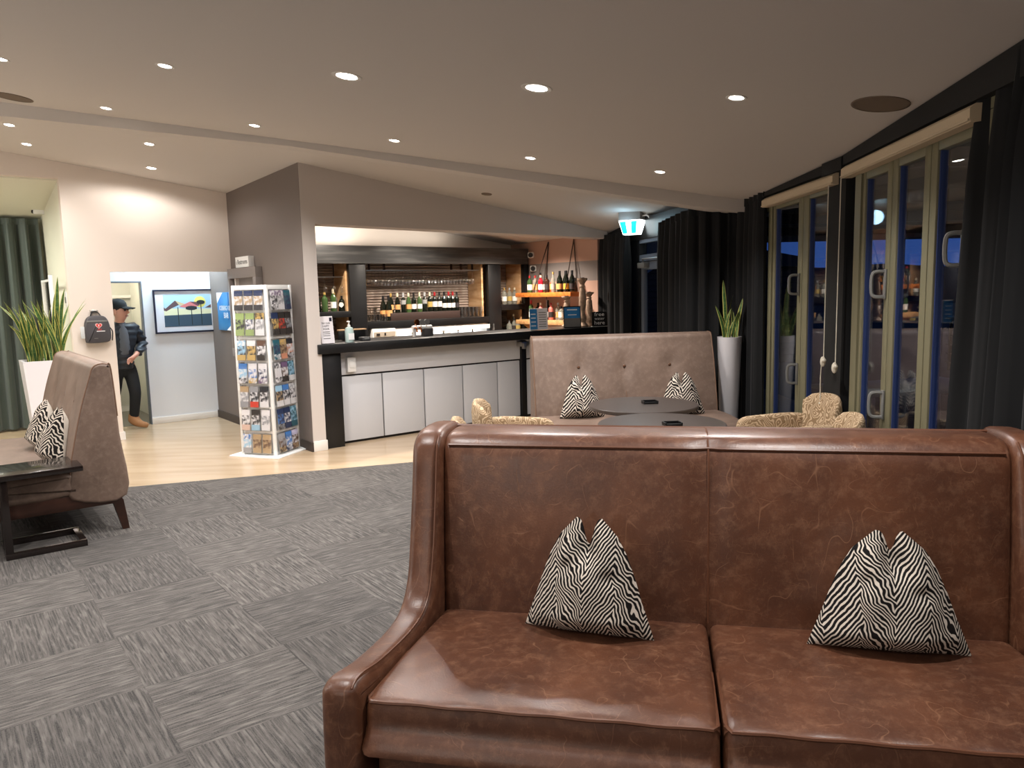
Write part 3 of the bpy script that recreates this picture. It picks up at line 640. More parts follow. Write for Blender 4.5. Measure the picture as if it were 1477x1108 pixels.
# hanging glass rails and glasses
ORD = 'first second third fourth fifth sixth seventh eighth ninth tenth eleventh twelfth thirteenth fourteenth fifteenth sixteenth seventeenth'.split()
rk = dthing('glass_rack', 'ceiling-hung timber and wire rack holding stemware in the back bar', 'glass rack', (2.55, 1.93, 1.95))
for a in (1.72, 1.95, 3.05, 3.22, 3.42): MB().box(a - .012, a + .012, 1.90, 1.925, 1.957, 2.214).build('hanger', 'walnut', rk)
for b in (1.86, 1.95): MB().box(1.60, 3.50, b - .006, b + .006, 1.945, 1.957).build('rail', 'steel', rk)
rk2 = dthing('glass_rack', 'small wire glass rack in the left bay of the back bar', 'glass rack', (1.1, 1.93, 1.87))
for b in (1.86, 1.95): MB().box(.85, 1.31, b - .006, b + .006, 1.862, 1.874).build('rail', 'steel', rk2)
for a in (.95, 1.2): MB().box(a - .008, a + .008, 1.90, 1.915, 1.87, 2.214).build('hanger', 'walnut', rk2)
gl = None
def wineglass(p, label, group, h=.2):
    mb = MB(); mb.lathe([(.032, 0), (.033, -.002), (.005, -.012), (.0035, -.09), (.012, -.105), (.032, -.13), (.036, -.16), (.031, -h)], 10, cap=False); ob = mb.build('wine_glass', 'stemware')
    ob.location = p; return tag(ob, label, 'wine glass', group)
for i in range(17):
    for b in (1.86, 1.95):
        p = G(1.67 + i*.107, b, 1.944)
        l = f'{ORD[i]} clear glass from the left hanging on the {"front" if b < 1.9 else "rear"} rail over the wine bottles'
        if gl is None: gl = wineglass(p, l, 'glasses hanging in the middle bay')
        else:
            c = gl.copy(); COL.objects.link(c); c.location = p; c['label'] = l
for i in range(4):
    c = gl.copy(); COL.objects.link(c); c.location = G(.93 + i*.12, 1.86, 1.861); c['label'] = f'{ORD[i]} clear glass from the left hanging in the left bay of the back bar'; c['group'] = 'glasses hanging in the left bay'
tg = None
def tumblers(spots, z, label, group, h, r):
    src = None
    for n_, (a, b, dz) in enumerate(spots):
        if src is None:
            src = MB().lathe([(.0001, .004), (r*.8, 0), (r, h), (r*.92, h), (r*.74, .012), (.0001, .012)], 10, cap=False).build('tumbler', 'stemware'); tag(src, label, 'tumbler', group); ob = src
        else: ob = src.copy(); COL.objects.link(ob)
        ob.location = G(a, b, z + dz); rows = sorted({(q[1], q[2]) for q in spots}); peers = sorted(q[0] for q in spots if (q[1], q[2]) == (b, dz))
        ob['label'] = f'{label}, {ORD[rows.index((b, dz))]} row, {ORD[peers.index(a)]} from the left'
tumblers([(1.63 + i*.085, 1.82 + j*.085, 0) for i in range(4) for j in range(3)] + [(1.66 + i*.085, 1.86, .096) for i in range(2)], 1.262, 'clear tumbler left of the riser box', 'tumblers left of the wine bottles', .095, .038)
tumblers([(3.20 + i*.07, 1.80 + j*.085, 0) for i in range(5) for j in range(4)], 1.262, 'tall clear glass right of the riser box', 'tall glasses right of the wine bottles', .15, .031)
# ------------------------------------------------------------------ bottles
GLASS = dict(dark=M('dark_bottle_glass', srgb(18, 22, 16), .08, spec=.6), green=M('green_bottle_glass', srgb(58, 80, 46), .08, spec=.6), amber=M('amber_spirit', srgb(130, 62, 26), .08), red_l=M('red_liqueur', srgb(150, 24, 38), .1), pinkl=M('pink_spirit', srgb(206, 120, 110), .1),
 clearg=M('pale_bottle_glass', srgb(150, 150, 138), .06, spec=.7, alpha=.55), brown=M('brown_bottle_glass', srgb(48, 26, 18), .08))
LAB = dict(white=M('white_label', srgb(232, 228, 220), .6), tan=M('tan_label', srgb(204, 148, 92), .6), yellow=M('yellow_label', srgb(226, 170, 54), .6), grey=M('grey_label', srgb(146, 146, 144), .6), dark=M('dark_label', srgb(52, 46, 46), .6), gold=M('gold_label', srgb(176, 150, 84), .6))
CAP = dict(red=M('red_capsule', srgb(160, 30, 36), .4), black=M('black_capsule', srgb(26, 24, 26), .4), white=M('pale_capsule', srgb(218, 206, 178), .4), gold=M('gold_capsule', srgb(170, 140, 80), .35), grey=M('silver_capsule', srgb(168, 170, 172), .3))
SH = dict(wine=[(.0001, 0), (.036, 0), (.038, .01), (.038, .17), (.033, .20), (.015, .225), (.014, .29), (.0001, .29)], burgundy=[(.0001, 0), (.040, 0), (.041, .01), (.041, .13), (.034, .18), (.016, .225), (.014, .285), (.0001, .285)],
 spirit=[(.0001, 0), (.038, 0), (.040, .01), (.040, .16), (.035, .18), (.014, .20), (.013, .25), (.0001, .25)], flask=[(.0001, 0), (.046, 0), (.048, .012), (.045, .12), (.03, .15), (.014, .165), (.013, .2), (.0001, .2)], slim=[(.0001, 0), (.030, 0), (.031, .01), (.031, .18), (.014, .22), (.013, .29), (.0001, .29)], champ=[(.0001, 0), (.043, 0), (.045, .01), (.045, .14), (.038, .19), (.018, .24), (.016, .30), (.0001, .30)])
cache = {}
def bottle(p, shape, glass, lab, cap, label, group, cat='bottle', lz=(.05, .12), sc=1.0, diamond=False):
    key = (shape, glass, lab, cap, lz, diamond)
    if key in cache:
        src = cache[key]; ob = src.copy(); COL.objects.link(ob)
        for ch in src.children: c = ch.copy(); COL.objects.link(c); c.parent = ob
    else:
        prof = SH[shape]; ob = MB().lathe(prof, 12).build('bottle', GLASS[glass]); h = prof[-1][1]
        R = max(r for r, z in prof if lz[0] <= z <= lz[1] or True)
        if lab:
            mb = MB(); a0, a1 = -pi/2 - 1.25, -pi/2 + 1.25
            rr = [r for r, z in prof if z <= lz[0] + .02][-1] + .0012
            if diamond: mb.poly([(-.034, lz[0] + .035), (0, lz[0]), (.034, lz[0] + .035), (.02, lz[0] + .07), (-.02, lz[0] + .07)], -rr - .002, -rr + .002, 1)
            else: mb.grid(lambda s, v: (rr*cos(a0 + (a1-a0)*s), rr*sin(a0 + (a1-a0)*s), lz[0] + (lz[1]-lz[0])*v), 8, 1)
            mb.build('paper_label', LAB[lab], ob, fixn=False)
        if cap:
            r = prof[-2][0] + .0015; hh = .055 if shape in ('wine', 'burgundy', 'champ') else .03
            MB().lathe([(r + .0005, h - hh), (r, h + .002), (.0001, h + .003)], 10, cap=False).build('cap', CAP[cap], ob)
        cache[key] = ob
    ob.location = p; ob.rotation_euler = (0, 0, RZ - .6); ob.scale = (sc, sc, sc)
    tag(ob, label, cat, group); return ob
WA = [1.925, 1.979, 2.044, 2.147, 2.241, 2.325, 2.41, 2.505, 2.59, 2.675, 2.757, 2.84, 2.922, 2.998, 3.07, 3.14]
WK = [('burgundy', 'dark', 'tan', 'black'), ('burgundy', 'dark', 'tan', 'black'), ('burgundy', 'dark', 'tan', 'gold'), ('burgundy', 'dark', 'tan', 'white'), ('wine', 'dark', 'grey', 'grey'), ('burgundy', 'green', 'tan', 'white'), ('wine', 'dark', 'white', 'black'), ('wine', 'green', 'white', 'white'), ('wine', 'dark', 'grey', 'grey'),
 ('wine', 'dark', 'gold', 'white'), ('wine', 'dark', 'white', 'red'), ('wine', 'dark', 'white', 'black'), ('wine', 'dark', 'white', 'black'), ('wine', 'dark', 'white', 'red'), ('wine', 'dark', 'white', 'red'), ('wine', 'dark', 'dark', 'black')]
for i, (a, kk) in enumerate(zip(WA, WK)):
    zb = 1.3655; hi = i in (4, 8); lz = (.05, .12) if not hi else (.12, .185)
    if i in (9, 10, 11): lz = (.07, .15)
    bottle(G(a + (.03 if i < 2 else 0), 1.93 + (.06 if i in (0,) else 0), zb if a > 1.99 else 1.2625), *kk, f'{ORD[i]} wine bottle from the left in the riser row, {kk[2]} label and {kk[3]} capsule', 'wine bottles in the middle bay', 'wine bottle', lz, .95 if a > 1.99 else 1.2)
for i, (a, b, kk) in enumerate([(.972, 1.945, ('spirit', 'dark', None, 'black')), (1.03, 1.85, ('spirit', 'green', None, 'gold')), (1.085, 1.965, ('spirit', 'green', None, 'gold')), (1.165, 1.88, ('wine', 'green', 'white', 'white')), (1.235, 2.0, ('spirit', 'clearg', 'grey', 'gold')), (1.285, 1.88, ('flask', 'dark', 'white', 'black'))]):
    bottle(G(a, b, 1.4185), *kk, f'{ORD[i]} bottle from the left on the left bar shelf, ' + ['black glass', 'plain green glass', 'green glass with gold cap', 'green with a white label', 'pale glass behind the others', 'squat, white diamond label'][i], 'bottles on the left back-bar shelf', lz=(.045, .125), diamond=(i == 5))
for i, (a, kk) in enumerate([(4.0, ('spirit', 'clearg', 'white', 'gold')), (4.1, ('spirit', 'clearg', 'gold', 'grey')), (4.20, ('spirit', 'clearg', 'white', 'white'))]):
    bottle(G(a, 1.9, 1.4305), *kk, f'{ORD[i]} pale spirits bottle from the left on the right back-bar shelf', 'bottles on the right back-bar shelf')
for i, (a, kk) in enumerate([(4.05, ('flask', 'clearg', None, 'grey')), (4.14, ('slim', 'clearg', 'dark', 'white')), (4.21, ('flask', 'clearg', 'gold', 'gold'))]):
    bottle(G(a, 1.86, .981), *kk, f'{ORD[i]} small bottle from the left standing under the right back-bar shelf', 'bottles under the right shelf')
# spirit shelves on the right wall
for nm, b0, b1, z0, z1, mt_, lb in (('upper', .45, 1.70, 1.535, 1.60, 'pine', 'upper orange pine shelf hung on ropes over the bar end'), ('lower', .48, 1.70, 1.13, 1.195, 'pale_pine', 'lower pale pine shelf of spirits over the bar end')):
    t = dthing('hanging_shelf', lb, 'shelf', (4.2, 1.05, z0)); MB().box(4.06, 4.352, b0, b1, z0, z1, .004).build('board', mt_, t)
    if nm == 'upper':
        for bt, bb in ((1.24, 1.32), (.68, .60)):
            for ab_ in (4.09, 4.335): MB().tube([(4.345, bt, 2.345), (ab_, bb, z1 - .01)], .008, 6).build('rope', 'rope', t)
    else:
        for b in (.55, 1.6): MB().poly([(4.352, z0), (4.352, z0 - .16), (4.12, z0)], b - .012, b + .012, 1).build('bracket', 'pale_pine', t)
        for b in (.50, 1.0): MB().tube([(4.09, b, z1), (4.09, b, 1.535)], .007, 6).build('rope', 'rope', t)
BS = [1.47, 1.405, 1.34, 1.275, 1.21, 1.14, 1.07, 1.0, .93, .86, .785, .715, .645, .575]
BK = [('spirit', 'green', 'white', 'red'), ('spirit', 'amber', 'white', 'white'), ('spirit', 'clearg', 'tan', 'red'), ('slim', 'amber', 'white', 'black'), ('spirit', 'red_l', 'white', 'white'), ('flask', 'green', 'white', 'gold'), ('spirit', 'brown', 'dark', 'black'), ('flask', 'amber', 'tan', 'red'), ('slim', 'clearg', 'grey', 'gold'), ('flask', 'clearg', 'tan', 'gold'), ('champ', 'dark', 'tan', 'black'), ('champ', 'dark', 'dark', 'black'), ('champ', 'dark', 'yellow', 'black'), ('champ', 'dark', 'dark', 'black')]
for i, (b, kk) in enumerate(zip(BS, BK)):
    bottle(G(4.16 + .05*(i % 2), b, 1.6005), *kk, f'{ORD[i]} bottle from the left on the upper pine shelf, {kk[1].replace("clearg", "pale").replace("_l", "")} glass', 'bottles on the upper pine shelf', lz=(.04, .12))
BK2 = [('wine', 'green', 'white', 'red'), ('spirit', 'dark', 'dark', 'black'), ('spirit', 'pinkl', 'white', 'white'), ('slim', 'dark', 'grey', 'black'), ('spirit', 'pinkl', 'dark', 'red'), ('spirit', 'clearg', 'tan', 'grey'), ('flask', 'clearg', 'white', 'black'), ('flask', 'brown', 'white', 'white')]
for i, kk in enumerate(BK2):
    bottle(G(4.17 + .04*(i % 2), 1.46 - i*.115, 1.1955), *kk, f'{ORD[i]} bottle from the left on the lower pine shelf, {kk[1].replace("clearg", "pale").replace("pinkl", "pink")} glass', 'bottles on the lower pine shelf', lz=(.04, .12))
# ------------------------------------------------------------------ behind and on the bar
t = dthing('bar_fridge', 'lit under-shelf glass fronted bar fridge', 'fridge', (2.82, 1.95, 0))
MB().box(1.99, 3.66, 2.10, 2.14, .25, 1.16).build('back_panel', 'white_pl', t); MB().box(1.99, 3.66, 1.76, 2.10, .25, .33).build('base', 'steel', t); MB().box(1.99, 3.66, 1.76, 2.10, 1.125, 1.165).build('top', 'steel', t)
for a in (1.99, 3.62): MB().box(a, a + .04, 1.76, 2.10, .33, 1.125).build('side', 'white_pl', t)
MB().box(2.04, 3.61, 2.085, 2.099, .34, 1.12).build('lit_lining', 'white_glow', t)
mb = MB()
for a0, a1 in ((1.99, 2.83), (2.83, 3.66)):
    d = MB(); d.box(a0, a0 + .05, 1.72, 1.755, .3, 1.15); d.box(a1 - .05, a1, 1.72, 1.755, .3, 1.15); d.box(a0 + .05, a1 - .05, 1.72, 1.755, 1.09, 1.15); d.box(a0 + .05, a1 - .05, 1.72, 1.755, .3, .36)
    dd = d.build('door_frame', 'white_pl', t); MB().box(a0 + .05, a1 - .05, 1.735, 1.740, .36, 1.09).build('door_pane', 'clear', dd)
for z in (.6, .86): MB().box(2.04, 3.61, 1.80, 2.08, z, z + .008).build('wire_shelf', 'chrome', t)
for i in range(6): bottle(G(2.12 + i*.26, 1.95, .869), 'spirit', ('green', 'clearg', 'brown')[i % 3], 'white', 'gold', f'{ORD[i]} bottle from the left inside the lit fridge', 'bottles in the lit fridge', lz=(.04, .12), sc=.85)
mb.bm.free()
t = dthing('coffee_machine', 'white and grey counter-top coffee machine left of the fridge', 'coffee machine', (1.8, 1.9, .92))
MB().box(1.62, 1.97, 1.69, 2.08, .921, 1.165, .012).build('body', 'white_pl', t); MB().box(1.64, 1.955, 1.68, 1.692, 1.06, 1.125).build('control_panel', M('greige_panel', srgb(170, 160, 146), .5), t)
MB().box(1.67, 1.72, 1.674, 1.681, 1.075, 1.105).build('display', 'dark_gap', t); MB().box(1.79, 1.81, 1.674, 1.681, 1.075, 1.11).build('knob', 'black', t)
for i in range(5): MB().box(1.70 + i*.042, 1.73 + i*.042, 1.682, 1.691, .985, 1.02).build('button', 'grey_pl', t)
t = dthing('till_screen', 'black till screen with a pale top edge on the bar', 'till', (.66, .35, 1.122))
MB().box(.50, .83, .33, .355, 1.135, 1.235, .004).build('screen', 'black', t); MB().box(.50, .84, .32, .37, 1.235, 1.25, .003).build('top_edge', 'ply', t); MB().box(.58, .74, .30, .42, 1.1225, 1.136, .003).build('foot', 'black', t)
t = dthing('card_reader', 'small dark card reader beside the sanitiser bottle', 'card reader', (.73, .16, 1.122)); MB().box(.68, .78, .11, .22, 1.1225, 1.165, .01).build('body', M('dark_grey_pl', srgb(60, 60, 62), .4), t); MB().box(.70, .76, .105, .112, 1.14, 1.158).build('screen', 'grey_pl', t)
t = dthing('sanitiser_bottle', 'clear pump bottle of hand sanitiser on the bar', 'bottle', (.50, .06, 1.1225))
c = (.50, .06, 1.1225); MB().lathe([(.0001, 0), (.044, 0), (.047, .01), (.047, .13), (.040, .155), (.018, .165), (.0001, .166)], 14, c).build('bottle_body', M('pale_gel', srgb(186, 208, 204), .15), t)
h = MB(); h.lathe([(.017, .163), (.017, .185), (.007, .19), (.007, .215), (.014, .217), (.014, .228), (.0001, .23)], 10, c); h.box(.475, .50, .052, .068, 1.34, 1.352, .003); h.build('pump', 'white_pl', t); MB().box(.468, .532, .008, .014, 1.15, 1.22).build('paper_label', 'white_ink', t)
def plaque(name, label, cat, p, rz, wd, ht, tilt, mats, lines, group=None, face='paper', frame=None):
    t = thing(name, label, cat, p, rz, group); R = Matrix.Rotation(-tilt, 4, 'X')
    MB().box(-wd/2, wd/2, -.004, .004, .003, ht, .001, 1, R).build('sheet', face, t)
    f = MB(); f.box(-wd/2, wd/2, -.02, .05 + ht*sin(tilt)*.5, 0, .004); f.build('foot', 'acrylic' if frame is None else frame, t)
    for (x, z, body, size, m_, sx) in lines:
        q = R @ Vector((x, -.0052, z)); text('lettering', body, size, m_, t, q, (pi/2 - tilt, 0, 0), sx=sx)
    return t, R
def blk(t, R, x0, x1, z0, z1, m_, nm='printed_block', d=.0048): MB().box(x0, x1, -d, -.0039, z0, z1, 0, 1, R).build(nm, m_, t)
t, R = plaque('leaflet_stand', 'white acrylic leaflet stand at the left end of the bar', 'leaflet stand', G(.25, .05, 1.1225), RZ + .05, .15, .29, .12, 0, [(-.01, .215, 'TRY OUR', .026, 'ink', .9), (-.01, .185, 'HAPPY', .028, 'navy', .9), (-.01, .155, 'HOUR', .028, 'ink', .9)])
for z in (.12, .10, .08, .05): blk(t, R, -.05, .03, z, z + .008, 'grey_pl')
blk(t, R, .035, .065, .235, .275, 'navy')
t, R = plaque('leaflet_stand', 'blue and white double leaflet stand near the right end of the bar', 'leaflet stand', G(3.16, .06, 1.1225), RZ - .4, .24, .28, .1, 0, [])
blk(t, R, -.12, -.02, .01, .27, 'blue_sign'); [blk(t, R, .0, .10, .04 + i*.03, .05 + i*.03, 'grey_pl') for i in range(7)]; [blk(t, R, -.105, -.04, .05 + i*.05, .062 + i*.05, 'white_ink', d=.0054) for i in range(4)]
t, R = plaque('framed_notice', 'blue notice in a dark frame near the candlesticks on the bar', 'notice', G(3.74, .06, 1.1225), RZ - .45, .24, .29, .08, 0, [], face='black', frame='black')
blk(t, R, -.108, .108, .13, .275, 'blue_sign'); blk(t, R, -.108, .108, .015, .13, 'grey_pl'); blk(t, R, -.07, .07, .235, .25, 'white_ink', d=.0056); blk(t, R, -.06, .06, .17, .18, 'white_ink', d=.0056)
t, R = plaque('water_sign', 'black sign reading free water here on the bar end', 'sign', G(4.19, .01, 1.1225), RZ - .45, .215, .20, .05, 0, [(0, .165, 'free', .075, 'white_ink', 1.2), (0, .108, 'water', .055, 'white_ink', 1.1), (0, .05, 'here', .075, 'white_ink', 1.1)], face='black', frame='white_pl')
def candle(p, prof, label):
    t = thing('candlestick', label, 'candlestick', p, 0); MB().lathe(prof, 16).build('turned_column', 'stone', t)
    zt = prof[-1][1]; MB().lathe([(.0001, zt), (.03, zt), (.03, zt + .006), (.0001, zt + .006)], 12).build('spike_plate', 'dark_gap', t); return t
CP = lambda h, k=1: [(.0001, 0), (.075*k, 0), (.078*k, .03*h), (.055*k, .07*h), (.04*k, .10*h), (.052*k, .15*h), (.055*k, .2*h), (.035*k, .28*h), (.032*k, .31*h), (.048*k, .45*h), (.05*k, .55*h), (.042*k, .75*h), (.03*k, .8*h), (.04*k, .83*h), (.028*k, .87*h), (.05*k, .93*h), (.07*k, .96*h), (.07*k, h)]
candle(G(3.98, .12, 1.1225), CP(.66), 'tall carved candlestick, the tallest on the bar end')
candle(G(4.18, .20, 1.1225), CP(.47, .95), 'medium carved candlestick right of the tallest one')
candle(G(3.96, .42, 1.1225), CP(.42, .95), 'short carved candlestick behind the framed blue notice')
t = dthing('beer_tap', 'beer tap with three round badges in the middle of the bar', 'beer tap', (1.6, .33, 1.122))
MB().box(1.58, 1.70, .28, .38, 1.1225, 1.215, .008).build('tower_base', M('charcoal_block', srgb(72, 70, 70), .5), t); MB().tube([(1.44, .33, 1.225), (1.70, .33, 1.225)], .026, 12).build('crossbar', 'white_pl', t)
for a in (1.465, 1.665): MB().tube([(a, .33, 1.122), (a, .33, 1.215)], .02, 10).build('leg', 'white_pl', t)
for i, (a, m_) in enumerate(((1.485, 'copper'), (1.55, 'grey_pl'), (1.622, 'grey_pl'))):
    b = MB().lathe([(.0001, 0), (.034, 0), (.036, .006), (.036, .018), (.0001, .02)], 18, M4=Matrix.Translation((a, .31, 1.29)) @ Matrix.Rotation(pi/2, 4, 'X')).build('badge', m_, t)
    MB().lathe([(.0001, 0), (.024, 0), (.0001, .002)], 16, M4=Matrix.Translation((a, .291, 1.29)) @ Matrix.Rotation(pi/2, 4, 'X')).build('badge_face', 'dark_gap' if i else 'red', b)
    b.parent = t; MB().tube([(a, .315, 1.22), (a, .315, 1.27)], .008, 6).build('badge_stem', 'chrome', t)
for a in (1.455, 1.515): MB().tube(crom([(a, .30, 1.225), (a, .26, 1.22), (a, .25, 1.175)], 3), .009, 6).build('spout', 'copper', t)
# ------------------------------------------------------------------ things on the dark wall
RL = RZ - pi/2                       # faces along -a
t = thing('restroom_sign', 'small white restrooms sign box on the dark wall', 'sign', G(-.004, 1.655, 1.985), RZ - pi/2)   # local x = -b direction
MB().box(-.23, .23, -.07, 0, 0, .125, .003).build('box', 'white_pl', t); text('lettering', '\u2039 Restrooms', .082, 'ink', t, (0, -.0712, .062), (pi/2, 0, 0), sx=.95)
t = thing('wall_niche', 'grey timber framed hatch on the dark wall behind the brochure stand', 'hatch', G(-.004, 1.69, 1.0), RZ - pi/2)
for x0, x1, z0, z1 in ((-.5, .5, .86, .98), (-.5, -.43, 0, .86), (.40, .5, 0, .86), (-.5, .5, -.1, 0)): MB().box(x0, x1, -.08, 0, z0, z1, .003).build('frame_member', 'grey_band', t)
MB().box(-.30, -.26, -.06, 0, 0, .86).build('mullion', 'greige', t); MB().box(-.43, -.30, -.015, -.001, 0, .86).build('panel', 'walnut', t); MB().box(-.26, .40, -.02, -.001, 0, .86).build('panel', 'grey_band', t)
t = thing('bar_banner', 'blue sign reading ICEBERG VIEW BAR on the dark wall', 'sign', G(-.004, 2.52, 1.21), RZ - pi/2)
MB().box(-.345, .345, -.025, 0, 0, .49, .002).build('panel', 'blue_sign', t)
MB().poly([(-.343, .488), (-.10, .488), (-.343, .35)], -.028, -.024, 1).build('white_corner', 'white_ink', t); MB().poly([(.343, .004), (.343, .13), (.0, .004)], -.028, -.024, 1).build('white_corner', 'white_ink', t)
MB().box(.10, .125, -.027, -.024, .14, .488).build('stripe', M('deep_blue', srgb(24, 92, 158), .5), t)
text('lettering', 'ICEBERG VIEW', .085, 'white_ink', t, (.0, -.0262, .285), (pi/2, 0, 0), sx=.95); text('lettering', 'BAR', .105, 'white_ink', t, (.0, -.0262, .19), (pi/2, 0, 0))
# framed print in the lobby
t = thing('framed_print', 'framed print of red hills and trees on the white lobby wall', 'picture', G(-.315, TB - .002, 1.18), RZ)
W_, H_ = .85, .575
MB().box(-W_/2, W_/2, -.012, 0, 0, H_).build('backing_mat', M('cool_white_mat', srgb(226, 228, 236), .7), t)
for x0, x1, z0, z1 in ((-W_/2, W_/2, H_ - .022, H_), (-W_/2, W_/2, 0, .022), (-W_/2, -W_/2 + .022, .022, H_ - .022), (W_/2 - .022, W_/2, .022, H_ - .022)): MB().box(x0, x1, -.03, -.011, z0, z1).build('frame_bar', 'navy', t)
def art(nm, pts, col, d): MB().poly(pts, -.0125 - d, -.0121, 1).build(nm, M('print_' + nm + str(int(d*1e5)), col, .7), t)
x0, x1, z0, z1 = -.30, .30, .085, .505
art('sky', [(x0, z0), (x1, z0), (x1, z1), (x0, z1)], srgb(172, 208, 230), .0004); art('sun', [(.16 + .075*cos(k*pi/10), .405 + .075*sin(k*pi/10)) for k in range(20)], srgb(232, 226, 120), .0008)
art('plain', [(x0, .22), (x1, .22), (x1, .31), (x0, .33)], srgb(226, 226, 190), .0009)
art('hill', [(x0, .30), (x0, .345), (-.28, .325), (-.155, .43), (-.11, .37), (-.2, .33), (-.27, .29)], srgb(96, 74, 78), .0012); art('hill', [(-.155, .43), (-.02, .375), (-.06, .35), (-.11, .37)], srgb(206, 190, 150), .0014)
art('hill', [(-.11, .345), (.03, .41), (.13, .35), (.08, .335), (-.02, .33)], srgb(216, 128, 128), .0016); art('hill', [(.03, .41), (.12, .405), (.16, .36), (.13, .35)], srgb(110, 74, 80), .0018); art('hill', [(.22, .325), (x1, .325), (x1, .37)], srgb(110, 84, 84), .0018)
art('lake', [(x0, z0), (x1, z0), (x1, .245), (x0, .235)], srgb(62, 84, 102), .0019)
for x, h_, cw in ((-.125, .34, .0), (.045, .335, .07), (.17, .41, .05)):
    art('trunk', [(x - .006, .10), (x + .006, .10), (x + .005, h_), (x - .005, h_)], srgb(40, 52, 56), .0022)
    if cw: art('crown', [(x + cw*cos(k*pi/6)*(1 + .2*(k % 2)), h_ - .01 + .03*sin(k*pi/6)) for k in range(12)], srgb(46, 52, 56), .0024)
# first aid bag
t = thing('defibrillator_bag', 'charcoal bag with a red heart hung on the cream wall', 'bag', G(-1.575, AB - .002, 1.155), RZ)
prof = crom([(-.115, .03), (-.12, .16), (-.10, .26), (-.05, .305), (.06, .305), (.11, .265), (.135, .17), (.135, .05), (.09, .005), (-.085, .0)], 4, True)
prof = [(p.x, p.y) for p in prof]
rings = [[(x, y_, z) for x, z in (inset(prof, d) if d else prof)] for y_, d in ((-.005, 0), (-.09, 0), (-.108, .008), (-.116, .025))]
MB().loft(rings).build('pouch', 'bag', t)
MB().box(-.10, .105, -.119, -.112, .235, .255, .002).build('reflective_strip', 'grey_pl', t)
hp = [(.026*(16*sin(a)**3)/16, .026*(13*cos(a) - 5*cos(2*a) - 2*cos(3*a) - cos(4*a))/16) for a in [2*pi*k/28 for k in range(28)]]
for sc_, m_, d in ((1.35, 'pink', .1175), (1.05, 'red', .1185)): MB().poly([(x*sc_ + .015, z*sc_ + .195) for x, z in hp], -d - .001, -.113, 1).build('heart', m_, t)
MB().box(.011, .019, -.1205, -.118, .185, .205).build('heart_mark', 'white_ink', t); text('lettering', 'AED', .024, 'red', t, (.02, -.1172, .150), (pi/2, 0, 0)); MB().box(-.01, .075, -.1176, -.114, .128, .136).build('printed_line', 'white_ink', t); MB().box(-.04, .0, -.1176, -.114, .05, .056).build('printed_line', 'grey_pl', t)
MB().tube(crom([(-.05, -.05, .30), (-.03, -.04, .345), (.02, -.03, .35), (.055, -.05, .30)], 4), .007, 6).build('carry_handle', 'strap', t); MB().box(-.045, .035, -.035, 0, .345, .372, .006).build('wall_hook', 'steel', t)
MB().tube(crom([(.13, -.10, .17), (.155, -.09, .12), (.15, -.06, .02)], 4), .006, 6).build('side_strap', 'strap', t); MB().box(-.165, -.125, -.08, -.074, .055, .19, .002).build('paper_tag', 'white_fab', t)
# switch plate and pale frame on the recess side wall
t = thing('switch_plate', 'pale light switch plate at the corner of the cream wall', 'switch', G(-1.81, 2.46, 1.55), RZ - pi/2); MB().box(-.05, .05, -.012, 0, 0, .19, .003).build('plate', 'white_pl', t); MB().box(-.02, .02, -.02, -.011, .06, .13, .003).build('rocker', 'grey_pl', t)
t = thing('glass_screen', 'slim white framed screen standing by the tall snake plant', 'screen', G(-1.95, 2.62, 0), RZ - pi/2)
for x0 in (-.03, .0): pass
MB().box(.10, .14, -.02, .02, 0, 1.93, .003).build('upright', 'white_pl', t); MB().box(-.55, .10, -.012, .012, 1.86, 1.885).build('top_rail', 'white_pl', t); MB().box(-.55, -.52, -.02, .02, 0, 1.885).build('upright', 'white_pl', t); MB().box(-.52, .10, -.003, .003, .06, 1.86).build('pane', 'clear', t)
# ------------------------------------------------------------------ brochure stand
BRZ = radians(-19); SB = .39; bc = Vector((-2.558, 7.926, 0))
st = thing('brochure_stand', 'white four-sided brochure stand by the dark wall', 'brochure stand', bc, BRZ)
MB().box(-.30, .30, -.30, .30, 0, .014, .003).build('base_plate', 'white_pl', st); MB().box(-.15, .15, -.15, .15, .03, 1.74).build('core', 'white_pl', st)
h = SB/2
for sx in (-1, 1):
    for sy in (-1, 1): MB().box(sx*h - .016, sx*h + .016, sy*h - .016, sy*h + .016, .014, 1.75, .004).build('corner_post', 'white_pl', st)
MB().box(-h, h, -h, h, 1.715, 1.75, .003).build('top_cap', 'white_pl', st); MB().box(-h, h, -h, h, .015, .035, .003).build('bottom_tray', 'white_pl', st)
ROWS = [(1.50, 1.70), (1.245, 1.475), (.995, 1.20), (.76, .965), (.515, .73), (.275, .49), (.04, .235)]
def B3(*c): return c
BCOL = {}
def bm_(k):
    if k not in BCOL:
        c, v = k; BCOL[k] = M('print_colour', c, .45) if v is None else M('print_photo', c, .45, var=((26, 26, 26), v, .42, .58))
    return BCOL[k]
Wt = srgb(222, 220, 222); dk = srgb(44, 44, 50); nv = srgb(38, 52, 86); gr = srgb(150, 170, 108); tl = srgb(44, 96, 110); rd = srgb(206, 62, 44); pu = srgb(110, 88, 120); gd = srgb(196, 164, 98); bl = srgb(70, 120, 186); sk = srgb(150, 190, 216); tn = srgb(176, 150, 116); br = srgb(96, 70, 56); bk2 = srgb(52, 48, 46); og = srgb(208, 142, 112); gy = srgb(150, 150, 154)
ph = lambda a, b: (a, b)
